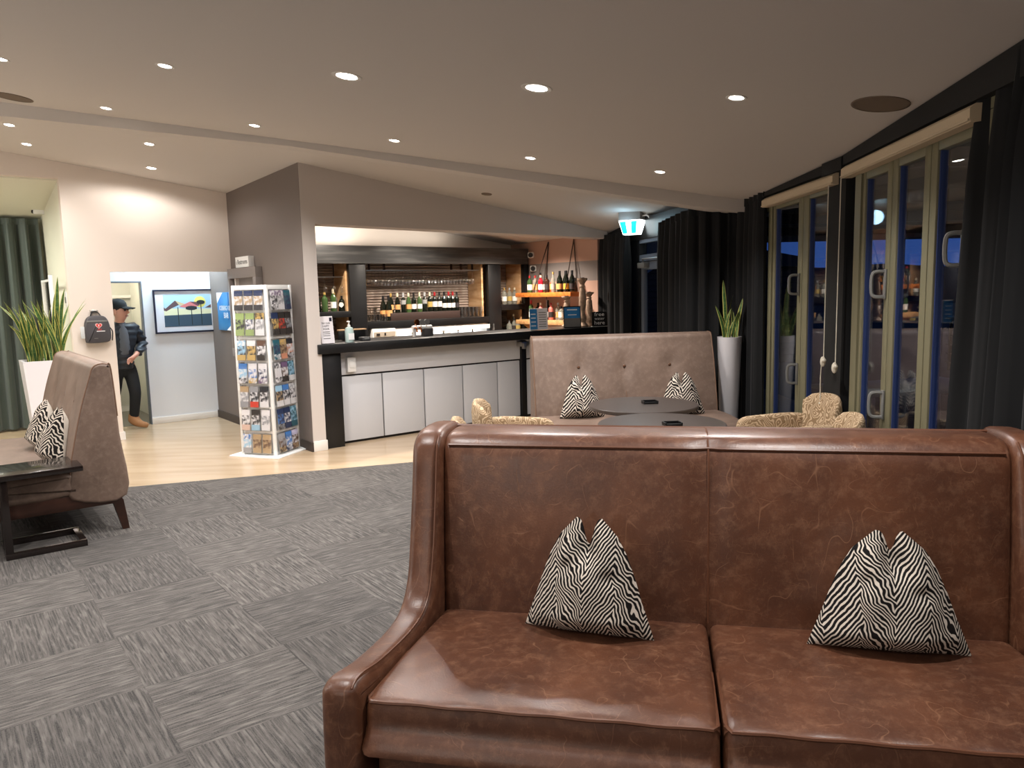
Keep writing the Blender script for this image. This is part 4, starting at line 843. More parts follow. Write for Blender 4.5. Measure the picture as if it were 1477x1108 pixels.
DES = [ # (colour word, [top, middle, bottom]) left face rows then right face rows
 [('floral white', [(nv, None), ph(Wt, tn), (dk, None)])]*3, [('pale green', [(gr, None), ph(gr, dk), (gr, None)]), ('green and navy', [(gr, None), ph(nv, Wt), (gr, None)]), ('white sketched', [(dk, gd), ph(Wt, gy), (Wt, None)])],
 [('snowy yellow-edged', [(Wt, sk), ph(dk, sk), (gd, None)]), ('dark arch', [(Wt, None), ph(dk, gd), (gd, None)]), ('brown and grey', [(br, None), ph(dk, Wt), (bk2, None)])], [('blue snowfield', [(bl, None), ph(Wt, sk), (Wt, dk)]), ('blue sky', [(Wt, None), ph(bl, Wt), (gd, Wt)]), ('navy and white', [(Wt, None), ph(nv, Wt), (pu, Wt)])],
 [('pale grey animal', [(tn, None), ph(Wt, gy), (gy, None)]), ('white with a red foot', [(gy, None), ph(Wt, dk), (rd, None)]), ('grey skier', [(dk, None), ph(Wt, dk), (Wt, None)])], [('pink and black', [(Wt, None), ph(dk, Wt), (srgb(214, 184, 170), None)]), ('black and white', [(bk2, None), ph(Wt, dk), (sk, None)]), ('white figure', [(Wt, None), ph(Wt, gy), (Wt, None)])],
 [('pale blue peak', [(bl, Wt), ph(Wt, sk), (gy, None)]), ('tan lodge', [(tn, None), ph(tn, br), (tn, None)]), ('tan lodge', [(tn, None), ph(tn, br), (tn, None)])],
 [('purple and white', [(pu, Wt), ph(Wt, dk), (dk, Wt)]), ('white and purple', [(Wt, pu), ph(Wt, gy), (Wt, None)]), ('teal', [(tl, None), ph(tl, nv), (nv, None)])], [('black with an orange band', [(nv, None), ph(dk, gd), (bk2, None)]), ('black with a red ring', [(bk2, None), ph(rd, bk2), (bk2, None)]), ('black drawing', [(bk2, None), ph(bk2, gy), (bk2, None)])],
 [('deep teal', [(tl, None), ph(tl, nv), (tl, Wt)]), ('sandy', [(tn, gd), ph(tn, br), (og, None)]), ('orange and black', [(dk, None), ph(og, Wt), (dk, Wt)])], [('white with dark print', [(Wt, dk), ph(Wt, None), (Wt, dk)]), ('purple dusk', [(pu, None), ph(br, Wt), (bk2, None)]), ('turquoise', [(sk, tl), ph(tl, sk), (Wt, None)])],
 [('sky and forest', [(sk, None), ph(tn, dk), (Wt, None)]), ('blue and white', [(bl, None), ph(Wt, dk), (Wt, None)]), ('white mountaineer', [(Wt, gy), ph(dk, Wt), (Wt, None)])], [('indigo', [(nv, None), ph(bl, nv), (dk, gy)]), ('navy swoosh', [(nv, None), ph(Wt, nv), (nv, None)]), ('sea green', [(tl, sk), ph(sk, tl), (tl, None)])],
 [('dusky village', [(gy, None), ph(br, gy), (bk2, tn)]), ('bright blue', [(bl, None), ph(Wt, bl), (nv, Wt)]), ('pale lilac', [(srgb(196, 190, 216), None), ph(Wt, br), (br, tn)])]]
ROWN = ['top', 'second', 'third', 'fourth', 'fifth', 'sixth', 'bottom']; POSN = ['left', 'middle', 'right']
Rst = Matrix.Translation(bc) @ Matrix.Rotation(BRZ, 4, 'Z')
for face in range(2):
    fr_ = Matrix.Rotation(0 if face == 0 else pi/2, 4, 'Z')
    for r, (z0, z1) in enumerate(ROWS):
        p = MB(); M4 = fr_
        p.box(-.175, .175, -h - .060, -h - .057, z0, z0 + .17, 0, 1, M4); p.box(-.175, .175, -h - .058, -h + .0, z0 - .004, z0 - .001, 0, 1, M4)
        for x in (-.175, -.06, .055, .172): p.box(x, x + .003, -h - .058, -h + .0, z0, z0 + .17, 0, 1, M4)
        p.build('pocket', 'acrylic', st)
        MB().box(-.178, .178, -h - .006, -h + .006, z1 + .004, z1 + .03, .002, 1, M4).build('rail', 'white_pl', st)
        for k in range(3):
            word, bands = DES[face*7 + r][k]; hh = (z1 - z0) - .004
            mb = MB(); zz = [0, .27*hh, .72*hh, hh]
            for q, mi in ((0, 2), (1, 1), (2, 0)): mb.mat(mi).box(-.050, .050, -.004, .004, zz[q], zz[q+1])
            ob = mb.build('brochure', [bm_(b) for b in bands])
            ob.matrix_world = Rst @ fr_ @ Matrix.Translation((-.1165 + k*.1165, -h - .040 + .004*k, z0)) @ Matrix.Rotation(-.07, 4, 'X')
            tag(ob, f'{word} brochure, {POSN[k]} pocket of the {ROWN[r]} row on the {"left" if face == 0 else "right"} face', 'brochure', 'brochures in the white stand')
# ------------------------------------------------------------------ brown leather sofa in the foreground
s1 = thing('leather_sofa', 'large brown leather high-backed sofa in the foreground', 'sofa', (-.281, 2.659, 0), radians(-11.2))
W1 = 1.90
bp = [(.06, .28), (.055, .47), (.075, .75), (.10, .98), (.115, 1.06), (.15, 1.10), (.20, 1.112), (.30, 1.112), (.34, 1.10), (.36, 1.05), (.34, .6), (.32, .26)]
bp = [tuple(p) for p in crom(bp, 4, True)]
def bw(x, y, z):
    d = 0.
    if y < .2 and .4 < z < 1.1:
        d = .012*exp(-((x - W1/2)/.02)**2) - .014*(1 - (2*x/W1 - 1)**4)*sin(pi*min(1, max(0, (z - .4)/.7)))
    return (x, y + d, z)
mb = MB(); pad(mb, bp, -.005, W1 + .005, .03, 36, bw); mb.build('back', 'leather', s1, sharp=50)
mb = MB(); mb.tube([bw(.02 + (W1 - .04)*k/40, .118, 1.072) for k in range(41)], .006, 6); mb.tube([(.0 + W1*k/20, .325, 1.108) for k in range(21)], .007, 6); mb.build('piping', 'piping', s1)
MB().tube([(W1/2, bp_[0] - .002, bp_[1]) for bp_ in ((.055, .47), (.075, .75), (.10, .98), (.112, 1.05), (.15, 1.098), (.20, 1.113), (.30, 1.113))], .0035, 5).build('seam', 'piping', s1)
ap = [(-.655, 0), (-.66, .30), (-.655, .48), (-.635, .525), (-.58, .535), (-.46, .515), (-.25, .505), (-.12, .525), (-.05, .585), (-.01, .69), (.045, .90), (.075, 1.04), (.10, 1.09), (.16, 1.122), (.28, 1.125), (.38, 1.112), (.395, 1.06), (.385, .6), (.36, .15), (.36, 0), (.29, 0), (.27, .12), (-.57, .12), (-.585, 0)]
apd = [tuple(p) for p in crom(ap[1:-6], 4)]
apd = [(-.655, 0)] + apd + [(.37, .0), (.30, 0), (.285, .13), (-.57, .13), (-.582, 0)]
for sgn, x0 in ((-1, -.115), (1, W1 + .0)):
    def aw(x, y, z, sgn=sgn): return (x + sgn*.055*max(0, -y)/.65, y, z)
    mb = MB(); pad(mb, apd, x0, x0 + .115, .036, 2, aw, 4); a_ = mb.build('arm', 'leather', s1, sharp=50)
    xi = x0 + .1 if sgn < 0 else x0 + .015
    MB().tube([aw(xi - sgn*.0 , p[0] - .003 if p[1] > .6 else p[0], p[1] + (.002 if p[1] < .6 else 0)) for p in apd[8:48]], .0035, 5).build('seam', 'piping', a_)
for k in range(2):
    x0 = .0 if k == 0 else W1/2 + .004; x1 = W1/2 - .004 if k == 0 else W1
    def cw(u_, v_, x0=x0, x1=x1, k=k):
        return u_, v_
    cp = [(-.605, .31), (-.615, .40), (-.605, .462), (-.585, .476), (-.4, .485), (-.2, .482), (0, .475), (.06, .46), (.07, .40), (.06, .31)]
    cp = [tuple(p) for p in crom(cp, 4, True)]
    def wc(x, y, z, x0=x0, x1=x1, k=k):
        t = (x - x0)/(x1 - x0); fx = .05*max(0, -y)/.6*(-1 if k == 0 else 1)*((1 - t) if k == 0 else t)
        if z > .46: z += .012*sin(pi*t)*sin(pi*min(1, max(0, (y + .62)/.68))) + .0035*sin(34*x + 9*sin(11*y))*exp(-((y + .5)/.12)**2)
        return (x + fx, y, z)
    mb = MB(); pad(mb, cp, x0, x1, .028, 26, wc, 3); c_ = mb.build('seat_cushion', 'leather', s1, sharp=50)
    pts = [wc(x0 + .02 + (x1 - x0 - .04)*q/24, -.607, .468) for q in range(25)]; MB().tube([wc(x0 + .006, -.3, .468), wc(x0 + .006, -.585, .468)] + pts + [wc(x1 - .006, -.585, .468), wc(x1 - .006, -.3, .468)], .006, 6).build('piping', 'piping', c_)
MB().box(-.03, W1 + .03, -.575, .3, .12, .305, .012).build('base_rail', 'leather', s1)
# ------------------------------------------------------------------ tufted high-back sofas
def tufted(label, loc, rz, w_, far=False):
    t = thing('tufted_sofa', label, 'sofa', loc, rz)
    pr = [(.06, .27), (.06, .46), (.09, .62), (.16, .90), (.225, 1.10), (.25, 1.17), (.29, 1.195), (.34, 1.19), (.365, 1.15), (.385, .7), (.40, .25)]
    pr = [tuple(p) for p in crom(pr, 4, True)]
    btn = [w_*.25, w_*.5, w_*.75]
    def wp(x, y, z):
        if .5 < z < 1.15 and y < .30:
            for bx in btn:
                q = ((x - bx)/.07)**2 + ((z - .90)/.09)**2; y += .03*exp(-q) + (.006*exp(-((x - bx)/.014)**2) if abs(bx - w_/2) < .01 and z < .9 else 0)
        return (x, y, z)
    mb = MB(); pad(mb, pr, 0, w_, .02, 44, wp, 4); b = mb.build('back', 'suede', t, sharp=50)
    for bx in btn: MB().ball((bx, .165 + .018, .90), .015, 10, (1, .5, 1)).build('button', 'button', t)
    MB().tube([wp(w_/2, q[0], q[1]) for q in ((.062, .5), (.085, .62), (.152, .88))], .003, 5).build('seam', 'tan_piping', t)
    cp = [tuple(p) for p in crom([(-.66, .30), (-.675, .40), (-.655, .45), (-.5, .472), (-.2, .48), (.06, .465), (.08, .40), (.07, .30)], 4, True)]
    mb = MB(); pad(mb, cp, -.0, w_ + .0, .04, 12, None, 3); mb.build('seat', 'suede', t, sharp=50)
    for x in (.012, w_ - .012): MB().tube([(x, q[0], q[1]) for q in pr[2:36]], .005, 5).build('piping', 'tan_piping', b)
    MB().box(.02, w_ - .02, -.63, .37, .20, .30, .004).build('base_rail', 'walnut', t)
    for x in (.05, w_ - .05):
        for y, dy in ((-.60, -.0), (.34, .04)):
            mb = MB(); mb.hexa([(x - .022, y + dy - .022, 0), (x + .022, y + dy - .022, 0), (x + .022, y + dy + .022, 0), (x - .022, y + dy + .022, 0), (x - .03, y - .035, .22), (x + .03, y - .035, .22), (x + .03, y + .035, .22), (x - .03, y + .035, .22)]); mb.build('leg', 'walnut', t)
    return t
s2 = tufted('tan tufted high-backed sofa behind the round tables', (.21, 6.95, 0), radians(5), 1.76)
s3 = tufted('tan tufted high-backed sofa seen end-on at the left', (-4.205, 6.54, 0), -TH, 1.85)
# ------------------------------------------------------------------ cushions
def cushion(label, parent_xf, hw, ht, lean, mat_, seed, rz=0., notch=.10, tipx=.2, sag=0.):
    t = thing('zebra_cushion', label, 'cushion', (0, 0, 0)); rnd = random.Random(seed)
    wpts = [(0, 1.0), (.12, .93), (.3, .82), (.5, .71), (.7, .58), (.85, .44), (1.0, tipx)]
    def wv(v):
        for (a, b), (c, d) in zip(wpts, wpts[1:]):
            if v <= c: return b + (d - b)*(v - a)/(c - a)
        return wpts[-1][1]
    p1, p2 = rnd.uniform(0, 6), rnd.uniform(0, 6)
    def surf(sgn):
        def f(s, v):
            q = 2*s - 1
            x = hw*(wv(v)*q)
            nt_ = notch*exp(-((q - sag)/.42)**2)*v**5
            z = ht*v - nt_ - .016*(1 - abs(q))*(1-v)*0
            if v < .02: z += .0
            edge = (1 - abs(q)**3.2)*(1 - v**6)*min(1, (v/.16))**.6
            th = .105*edge*(1 - .35*v)
            dent = .05*exp(-((q - sag)/.30)**2 - ((v - .80)/.16)**2) + .018*exp(-((q + .45)/.16)**2 - ((v - .60)/.07)**2) + .015*exp(-((q - .5)/.2)**2 - ((v - .52)/.06)**2)
            th = max(.0, th - dent*(1 if sgn < 0 else .5)) + .006*edge*sin(7*q + p1)*sin(6*v + p2)
            return (x, sgn*th + (.02 if sgn < 0 else 0)*0, z)
        return f
    MB().grid(surf(-1), 40, 36).build('front_cover', mat_, t, sharp=180); MB().grid(surf(1), 30, 26).build('back_cover', 'cream_fab', t, sharp=180)
    t.matrix_world = parent_xf @ Matrix.Rotation(rz, 4, 'Z') @ Matrix.Rotation(-lean, 4, 'X'); return t
def XF(x, y, z, rz): return Matrix.Translation((x, y, z)) @ Matrix.Rotation(rz, 4, 'Z')
cushion('zebra print cushion left of the seam on the foreground leather sofa', XF(.235, 2.44, .489, radians(-20)), .222, .385, .10, 'zebra', 1, notch=.09)
cushion('zebra print cushion right of the seam on the foreground leather sofa', XF(1.155, 2.265, .489, radians(-13)), .238, .375, .10, 'zebra', 5, notch=.06, tipx=.17, sag=.1)
cushion('zebra print cushion at the left of the tan tufted sofa behind the tables', XF(.63, 6.80, .482, radians(8)), .21, .385, .15, 'zebra_s', 9)
cushion('zebra print cushion at the right of the tan tufted sofa behind the tables', XF(1.545, 6.88, .482, radians(-4)), .21, .38, .15, 'zebra_s', 12)
cushion('zebra print cushion with a white back nearest the end of the left sofa', XF(-3.340, 5.414, .482, radians(-40)), .21, .40, .22, 'zebra_s', 15)
cushion('zebra print cushion farther along the left sofa under the planter', XF(-3.767, 5.969, .482, radians(-48)), .21, .39, .20, 'zebra_s', 18)
# ------------------------------------------------------------------ round tables
def round_table(label, x, y, r=.42):
    t = thing('round_table', label, 'table', (x, y, 0))
    MB().lathe([(.0001, .735), (r - .03, .735), (r, .745), (r, .765), (r - .006, .77), (.0001, .77)], 48).build('tabletop', 'tabletop', t)
    MB().lathe([(.035, .03), (.035, .735)], 16).build('pedestal', 'black_frame', t); MB().lathe([(.0001, 0), (.24, 0), (.24, .012), (.05, .03), (.0001, .03)], 28).build('base_plate', 'black_frame', t)
    return t
round_table('dark round pedestal table nearer the tan tufted sofa', .975, 5.63, .405); round_table('dark round pedestal table just behind the foreground leather sofa', .95, 4.81, .405)
for lb, x, y in (('small dark tray on the farther round table', 1.03, 5.66), ('small dark tray on the nearer round table', 1.0, 4.72)):
    t = thing('tray', lb, 'tray', (x, y, .7702), .1)
    mb = MB(); mb.box(-.055, .055, -.04, .04, 0, .006, .002); mb.box(-.055, -.049, -.04, .04, .006, .022); mb.box(.049, .055, -.04, .04, .006, .022); mb.box(-.049, .049, -.04, -.034, .006, .014); mb.box(-.049, .049, .034, .04, .006, .022); mb.build('tray_body', 'black', t)
# ------------------------------------------------------------------ tub chairs
def tub_chair(label, x, y, rz):
    t = thing('tub_chair', label, 'armchair', (x, y, 0), rz, 'gold patterned tub chairs around the tables')     # faces local -y
    MB().box(-.25, .25, -.29, .20, .30, .46, .05, 4).build('seat', 'chairfab', t)
    for s in (-1, 1):
        pr = [tuple(p) for p in crom([(-.26, .22), (-.27, .50), (-.24, .625), (-.1, .655), (.2, .665), (.26, .60), (.26, .22)], 4, True)]
        x0 = -.325 if s < 0 else .245; mb = MB(); pad(mb, pr, x0, x0 + .08, .03, 2, None, 3); mb.build('arm', 'chairfab', t, sharp=60)
    rings = []
    n = 22
    for i in range(n + 1):
        a = radians(-50 + 100*i/n); e = min(1, min(i, n - i)/3); R0, R1 = .26, .345; cy = .0
        cx_, sx_ = sin(a), cos(a); hh = .845 - .05*(abs(i/n - .5)*2)**2.5; th = .5*(R1 - R0)*(.35 + .65*e**.5); rm = (R0 + R1)/2
        ring = []
        for k in range(14):
            q = 2*pi*k/14; dr = th*cos(q)*(1 if abs(cos(q)) < .99 else 1); zz = (.26 + hh)/2 + (hh - .26)/2*(abs(sin(q))**.45)*(1 if sin(q) > 0 else -1)*(.9 + .1*e)
            rr = rm + dr + .05*(zz - .26)/.6; ring.append((cx_*rr, cy + sx_*rr*.82 + .05, zz))
        rings.append(ring)
    MB().loft(rings).build('back', 'chairfab', t, sharp=80)
    for sx in (-.22, .22):
        for sy in (-.24, .24): MB().loft([[(sx + c*.016, sy + d*.016, 0) for c, d in ((-1, -1), (1, -1), (1, 1), (-1, 1))], [(sx + c*.026, sy + d*.026, .31) for c, d in ((-1, -1), (1, -1), (1, 1), (-1, 1))]]).build('leg', 'walnut', t)
    return t
tub_chair('gold patterned tub chair by the windows at the farther round table', 1.97, 5.42, radians(-88))
tub_chair('gold patterned tub chair by the windows at the nearer round table', 1.78, 4.64, radians(-104))
tub_chair('gold patterned tub chair left of the farther round table', .06, 5.55, radians(90))
tub_chair('gold patterned tub chair left of the nearer table, peeping over the sofa', -.04, 4.80, radians(100))
# ------------------------------------------------------------------ C-shaped side table
t = thing('side_table', 'black C-shaped side table beside the left sofa', 'side table', (-3.235, 4.68, 0), RZ)
MB().box(-.03, .47, -.02, .40, .515, .55, .003).build('tabletop', 'espresso', t)
for y in (0, .35): MB().box(0, .045, y*.45, y*.45 + .04, .04, .515, .002).build('upright', 'espresso', t); MB().box(0, .46, y, y + .04, 0, .04, .002).build('foot_rail', 'espresso', t)
MB().box(.42, .46, .04, .35, 0, .04, .002).build('foot_rail', 'espresso', t); MB().box(0, .045, .04, .35, 0, .04, .002).build('foot_rail', 'espresso', t); MB().box(0, .045, .04, .157, .475, .515, .002).build('top_rail', 'espresso', t)
# ------------------------------------------------------------------ snake plants
leaves = []
def leaf_mesh(L, w_, bend, twist, seed):
    rnd = random.Random(seed); mb = MB(); n = 9; P = []
    for i in range(n + 1):
        t = i/n; ww = w_*(.45 + .9*t)*(1 - t**3.2)**.8*.9 + .001; a = twist*t
        c = Vector((bend*L*t*t, .02*sin(3*t + seed), L*t)); dx_ = Vector((cos(a), sin(a), 0)); dn_ = Vector((-sin(a), cos(a), 0))
        P.append([c + dx_*ww*s + dn_*(.25*ww*(abs(s)**1.5)) for s in (-1, -.72, 0, .72, 1)])
    vs = [[mb.bm.verts.new(q) for q in r] for r in P]
    for i in range(n):
        for j in range(4):
            f = mb.bm.faces.new((vs[i][j], vs[i][j+1], vs[i+1][j+1], vs[i+1][j])); f.smooth = True; f.material_index = 1 if j in (0, 3) else 0
    return mb
def plant(root, spots, parts):
    for k, (x, y, z, L, lean, az, w_) in enumerate(spots):
        ob = leaf_mesh(L, w_, lean, 1.2*sin(k*2.3), k).build('leaf', ['leaf', 'leaf_edge'], root, sharp=180, fixn=False); ob.location = (x, y, z); ob.rotation_euler = (0, 0, az)
t = thing('potted_snake_plant', 'large snake plant in a white square planter by the left curtain', 'plant', (-4.89, 7.98, 0), RZ)
mb = MB()
def sq(h_, z): return [(-h_, -h_, z), (h_, -h_, z), (h_, h_, z), (-h_, h_, z)]
mb.loft([sq(.15, 0), sq(.215, 1.03), sq(.19, 1.03), sq(.185, .97)]); mb.build('planter', 'white_gloss', t); MB().box(-.18, .18, -.18, .18, .955, .975).build('soil', 'soil', t)
rnd = random.Random(4); sp_ = []
for k in range(52):
    x, y = rnd.uniform(-.16, .16), rnd.uniform(-.16, .16); az = atan2(y, x) + rnd.uniform(-.5, .5)
    if k % 3: az = pi + .6 + rnd.uniform(-1.1, 1.1)
    sp_.append((x, y, .97, rnd.uniform(.42, .70), rnd.uniform(.05, .55), az, rnd.uniform(.02, .032)))
sp_ += [(.13, -.05, .97, .92, .05, .3, .036), (.15, .05, .97, .80, .12, 0, .034), (.10, .1, .97, .74, .1, .5, .03)]
plant(t, sp_, 0)
t = thing('potted_snake_plant', 'slender snake plant in a tall tapered white planter by the black curtain', 'plant', (2.122, 7.40, 0))
MB().lathe([(.0001, 0), (.074, 0), (.078, .01), (.116, 1.135), (.118, 1.142), (.108, 1.142), (.104, 1.10), (.0001, 1.095)], 28).build('planter', 'white_gloss', t)
rnd = random.Random(9); sp_ = [(-.03, 0, 1.09, .60, -.06, 0, .024), (.0, .03, 1.09, .46, .08, .4, .028), (.06, .0, 1.09, .42, .14, .2, .024), (-.06, -.03, 1.09, .36, -.25, 0, .026)]
for k in range(11): sp_.append((rnd.uniform(-.07, .07), rnd.uniform(-.07, .05), 1.09, rnd.uniform(.2, .38), rnd.uniform(-.1, .25), rnd.uniform(-.6, .6) + (pi if k % 2 else 0), rnd.uniform(.014, .022)))
plant(t, sp_, 0)
# ------------------------------------------------------------------ curtains
def curtain(label, path, ztop, zbot, waves, amp, mat_, spread=None, seed=0):
    t = thing('curtain', label, 'curtain', (path[0][0], path[0][1], 0)); o = Vector((path[0][0], path[0][1], 0))
    P = [Vector((p[0], p[1], 0)) for p in crom([(x, y, 0) for x, y in path], 24)]
    L = [0.]
    for a, b in zip(P, P[1:]): L.append(L[-1] + (b - a).length)
    rnd = random.Random(seed); ph = [rnd.uniform(0, 6.28) for _ in range(6)]
    def at(s):
        d = s*L[-1]
        for i in range(len(P) - 1):
            if L[i+1] >= d - 1e-9:
                q = (d - L[i])/max(1e-9, L[i+1] - L[i]); return P[i].lerp(P[i+1], q), (P[i+1] - P[i]).normalized()
        return P[-1], (P[-1] - P[-2]).normalized()
    zt0, zt1 = ztop if isinstance(ztop, tuple) else (ztop, ztop)
    def f(s, v):
        p, tg_ = at(s); nn = Vector((tg_.y, -tg_.x, 0)); z = (zt0 + (zt1 - zt0)*s)*(1 - v) + zbot*v
        w0 = s*waves*2*pi + ph[0] + .9*sin(s*9 + ph[1]) + .35*v*sin(s*5 + ph[2])
        a = amp*(.55 + .45*min(1, v*6))*(1 + .35*sin(s*13 + ph[3]))
        off = a*sin(w0) + .3*a*sin(2.3*w0 + ph[4] + v) - .35*amp*max(0, (v - .015)*(.06 - v))*0
        q = p + nn*off
        if spread: q = q + Vector((spread[0]*v, spread[1]*v, 0))*(1 - s)
        if .02 < v < .06: q -= nn*.0
        return (q.x - o.x, q.y - o.y, z)
    MB().grid(f, int(waves*10), 26).build('drape', mat_, t, sharp=180)
    def g(s, v):
        p, tg_ = at(s); nn = Vector((tg_.y, -tg_.x, 0)); z = zt0 + (zt1 - zt0)*s; q = p + nn*(amp*.55*sin(s*waves*2*pi*1.0 + ph[0] + .9*sin(s*9 + ph[1])) + .004); return (q.x - o.x, q.y - o.y, z - .0 - .075*v)
    MB().grid(g, int(waves*10), 1).build('heading_tape', mat_, t, sharp=180)
    return t
curtain('black velvet curtain gathered left of the exit door', [(1.285, 10.68), (1.37, 10.2), (1.48, 9.50)], (2.36, 2.33), .02, 7, .045, 'curtain', seed=1)
curtain('long black velvet curtain between the exit door and the folding doors', [(1.685, 8.66), (1.76, 8.15), (1.84, 7.84), (2.03, 7.74), (2.21, 7.70), (2.295, 7.46), (2.30, 6.98)], (2.345, 2.50), .02, 15, .038, 'curtain', seed=2)
curtain('black velvet curtain in the right foreground against the folding doors', [(2.15, 3.54), (2.095, 3.2), (2.015, 2.7), (1.95, 2.2)], (2.54, 2.60), .02, 8, .055, 'curtain', spread=(-.05, .05), seed=3)
c0, c1 = G(-5.2, 3.97), G(-1.86, 3.95)
curtain('grey green velvet curtain in the recess at far left', [(c0.x, c0.y), (.5*(c0.x + c1.x), .5*(c0.y + c1.y)), (c1.x, c1.y)], 2.68, .03, 22, .06, 'curtain_green', seed=4)
# ------------------------------------------------------------------ the man in the doorway
def skin(name, vs, es, mat_, parent, sub=2, post=None, sh=1.0):
    keys = list(vs); me = bpy.data.meshes.new(name); me.from_pydata([vs[k][:3] for k in keys], [(keys.index(a), keys.index(b)) for a, b in es], [])
    ob = bpy.data.objects.new(name, me); COL.objects.link(ob)
    md = ob.modifiers.new('s', 'SKIN'); md.use_smooth_shade = True; sb = ob.modifiers.new('u', 'SUBSURF'); sb.levels = sub; sb.render_levels = sub
    sk_ = me.skin_vertices[0].data
    for i, k in enumerate(keys):
        r = vs[k][3]; sk_[i].radius = (r if isinstance(r, tuple) else (r, r)); sk_[i].use_root = (i == 0)
    dg = bpy.context.evaluated_depsgraph_get(); m2 = bpy.data.meshes.new_from_object(ob.evaluated_get(dg)); bpy.data.objects.remove(ob)
    if post:
        for v in m2.vertices: v.co = post(v.co)
    m2.materials.clear(); m2.materials.append(PAL[mat_] if isinstance(mat_, str) else mat_)
    for p_ in m2.polygons: p_.use_smooth = True
    o2 = bpy.data.objects.new(name, m2); COL.objects.link(o2); o2.parent = parent; return o2
SKINM = M('skin', srgb(206, 150, 128), .55); PUFF = M('black_puffer', srgb(34, 38, 46), .45); TROU = M('black_trousers', srgb(24, 24, 27), .8); SHIRT = M('grey_shirt', srgb(92, 94, 100), .8); BOOT = M('tan_suede_boot', srgb(168, 122, 84), .8); CAPM = M('black_cap', srgb(26, 30, 32), .8); HAIR = M('dark_hair', srgb(40, 32, 28), .8)
mp = G(-1.185, 3.08)
man = thing('person', 'man in a black cap, black puffer jacket and tan boots stepping through the lobby doorway', 'person', (mp.x, mp.y, .004), radians(-38))
# x forward, y to his left, z up
HY = radians(40)     # head turned to his left
def hd(x, y, z): return (.03 + x*cos(HY) - y*sin(HY), x*sin(HY) + y*cos(HY), z)
J = dict(pel=(0, 0, .84, (.09, .07)), waist=(0, 0, .98, (.10, .075)), chest=(.0, 0, 1.18, (.13, .095)), neckb=(.01, 0, 1.335, (.07, .065)), neck=(.025, 0, 1.385, .055), jaw=(*hd(.025, 0, 1.43), .082), head=(*hd(.005, 0, 1.50), .108), crown=(*hd(-.01, 0, 1.565), .075),
 ls=(0, .165, 1.285, .06), le=(.0, .265, 1.06, .043), lw=(.215, .085, .945, .030), lp=(.25, .02, .915, (.040, .02)),
 rs=(0, -.165, 1.285, .06), re=(-.03, -.25, 1.05, .043), rw=(.06, -.25, .83, .028), rp=(.08, -.245, .77, (.034, .017)),
 lh=(.0, .085, .80, .085), lk=(.12, .075, .46, .058), la=(.06, .06, .11, .042), lt=(.16, .125, .035, .034),
 rh=(.0, -.085, .80, .085), rk=(-.06, -.09, .46, .055), ra=(-.28, -.10, .15, .042), rt=(-.2, -.12, .05, .034))
E_ = [('pel', 'waist'), ('waist', 'chest'), ('chest', 'neckb'), ('neckb', 'neck'), ('neck', 'jaw'), ('jaw', 'head'), ('head', 'crown'), ('chest', 'ls'), ('ls', 'le'), ('le', 'lw'), ('lw', 'lp'), ('chest', 'rs'), ('rs', 're'), ('re', 'rw'), ('rw', 'rp'), ('pel', 'lh'), ('lh', 'lk'), ('lk', 'la'), ('la', 'lt'), ('pel', 'rh'), ('rh', 'rk'), ('rk', 'ra'), ('ra', 'rt')]
def fingers(J, E_, pre, p, dirv, side, w_):
    d = Vector(dirv).normalized(); s = Vector(side).normalized(); p = Vector(p); nn = d.cross(s)
    for i, (L, o) in enumerate(((.062, -1.05), (.072, -.35), (.068, .35), (.052, 1.0))):
        b = p + s*o*w_; a1 = b + d*L*.55 - nn*.004; a2 = b + d*L - nn*.022
        for k, (q, r) in enumerate(((b, .009), (a1, .0085), (a2, .007))): J[f'{pre}{i}{k}'] = (*q, r)
        E_ += [(pre[:2] if False else f'{pre}{i}0', f'{pre}{i}1'), (f'{pre}{i}1', f'{pre}{i}2'), (PALM[pre], f'{pre}{i}0')]
    b = p - d*.03 - s*w_*1.5; a1 = b - s*.02 + d*.03; J[pre + 't0'] = (*b, .011); J[pre + 't1'] = (*a1, .009); E_ += [(PALM[pre], pre + 't0'), (pre + 't0', pre + 't1')]
PALM = {'fl': 'lp', 'fr': 'rp'}
fingers(J, E_, 'fl', (.262, -.025, .892), (.2, -.8, -.5), (.25, -.4, .85), .023); fingers(J, E_, 'fr', (.085, -.243, .735), (.1, 0, -1), (1, .2, 0), .020)
skin('body', J, E_, SKINM, man, 2)
T = dict(top=(0, 0, .98, (.14, .115)), hip=(0, 0, .86, (.15, .12)), lo=(0, 0, .80, (.14, .115)), lh=(.01, .09, .74, .098), lk=(.125, .077, .46, .075), lm=(.095, .068, .28, .066), la=(.065, .06, .13, .062), rh=(.0, -.08, .74, .095), rk=(-.06, -.09, .46, .072), ra=(-.28, -.10, .18, .060))
skin('trousers', T, [('top', 'hip'), ('hip', 'lo'), ('lo', 'lh'), ('lh', 'lk'), ('lk', 'lm'), ('lm', 'la'), ('lo', 'rh'), ('rh', 'rk'), ('rk', 'ra')], TROU, man, 2)
def puff(co):
    r = Vector((co.x, co.y, 0)); k = 1 + .045*sin(co.z*2*pi/.075); 
    return Vector((co.x*k, co.y*k, co.z))
JK = dict(hem=(0, 0, .72, (.165, .135)), mid=(0, 0, .85, (.17, .14)), waist=(0, 0, .98, (.165, .14)), chest=(0, 0, 1.18, (.18, .15)), col=(.0, 0, 1.30, (.12, .10)), top=(.02, 0, 1.375, (.082, .08)), ls=(0, .175, 1.275, .088), lm=(0, .23, 1.17, .082), le=(.0, .272, 1.06, .074), lf=(.11, .19, 1.0, .064), lw=(.20, .11, .955, .052), rs=(0, -.175, 1.275, .088), re=(-.03, -.26, 1.05, .074), rw=(.05, -.252, .86, .05))
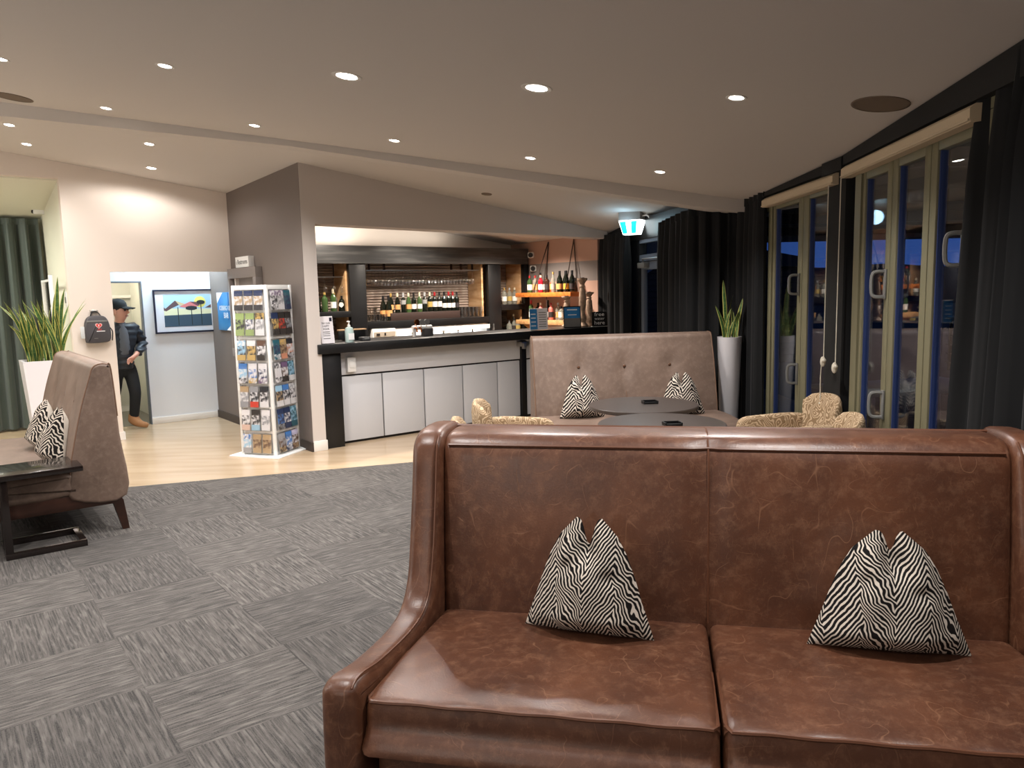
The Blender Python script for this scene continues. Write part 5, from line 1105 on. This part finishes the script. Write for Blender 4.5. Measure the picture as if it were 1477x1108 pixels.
skin('puffer_jacket', JK, [('hem', 'mid'), ('mid', 'waist'), ('waist', 'chest'), ('chest', 'col'), ('col', 'top'), ('chest', 'ls'), ('ls', 'lm'), ('lm', 'le'), ('le', 'lf'), ('lf', 'lw'), ('chest', 'rs'), ('rs', 're'), ('re', 'rw')], PUFF, man, 3, puff)
SHV = dict(a=(.09, -.012, .90, (.085, .075)), b=(.097, -.012, 1.06, (.085, .078)), c=(.088, -.008, 1.22, (.075, .07)), d=(.045, 0, 1.34, (.05, .045)))
skin('shirt', SHV, [('a', 'b'), ('b', 'c'), ('c', 'd')], SHIRT, man, 2)
for nm, a, kx, ky in (('l', (.06, .055), .83, .56), ('r', (-.28, -.10), .95, -.2)):
    d = Vector((kx, ky, 0)).normalized(); zb = 0 if nm == 'l' else .04
    skin('boot', dict(top=(a[0], a[1], .21 + zb, .062), ank=(a[0], a[1], .09 + zb, .056), heel=(a[0] - d.x*.02, a[1] - d.y*.02, .05 + zb, .048), mid=(a[0] + d.x*.09, a[1] + d.y*.09, .05 + zb, .046), toe=(a[0] + d.x*.19, a[1] + d.y*.19, .036 + zb, .036)), [('top', 'ank'), ('ank', 'heel'), ('ank', 'mid'), ('mid', 'toe')], BOOT, man, 2, lambda c: Vector((c.x, c.y, max(c.z, 0 + .001))))
hm = Matrix.Translation((.03, 0, 0)) @ Matrix.Rotation(HY, 4, 'Z')
def headpart(mb, nm, m_): mb.bm.transform(hm); return mb.build(nm, m_, man)
mb = MB(); mb.lathe([(.106, 1.535), (.107, 1.555), (.099, 1.595), (.076, 1.625), (.04, 1.642), (.0001, 1.646)], 20, (-.01, 0, 0)); cp_ = headpart(mb, 'cap', CAPM)
mb = MB(); mb.grid(lambda s, v: (.075 + .13*v*cos((s - .5)*2.0), (s - .5)*.17*(1 - .25*v*v), 1.545 - .02*v - .02*(2*s - 1)**2 + .006), 10, 6); mb.bm.transform(hm); bz = mb.build('cap_brim', CAPM, man); md = bz.modifiers.new('t', 'SOLIDIFY'); md.thickness = .008
mb = MB(); mb.loft([[(.096, 0, 1.515), (.085, -.014, 1.505), (.085, .014, 1.505)], [(.135, 0, 1.470), (.085, -.024, 1.462), (.085, .024, 1.462)], [(.105, 0, 1.452), (.08, -.018, 1.452), (.08, .018, 1.452)]]); headpart(mb, 'nose', SKINM)
for s in (-1, 1):
    headpart(MB().ball((.092, s*.036, 1.502), .013, 10), 'eye', M('eye_dark', srgb(40, 30, 28), .3)); headpart(MB().ball((-.005, s*.102, 1.485), .032, 10, (.7, .35, 1.1)), 'ear', SKINM)
headpart(MB().box(.085, .104, -.028, .028, 1.424, 1.434, .003), 'mouth', M('lips', srgb(150, 90, 84), .5)); headpart(MB().lathe([(.094, 1.47), (.103, 1.54)], 20, (-.018, 0, 0), False), 'hair', HAIR)
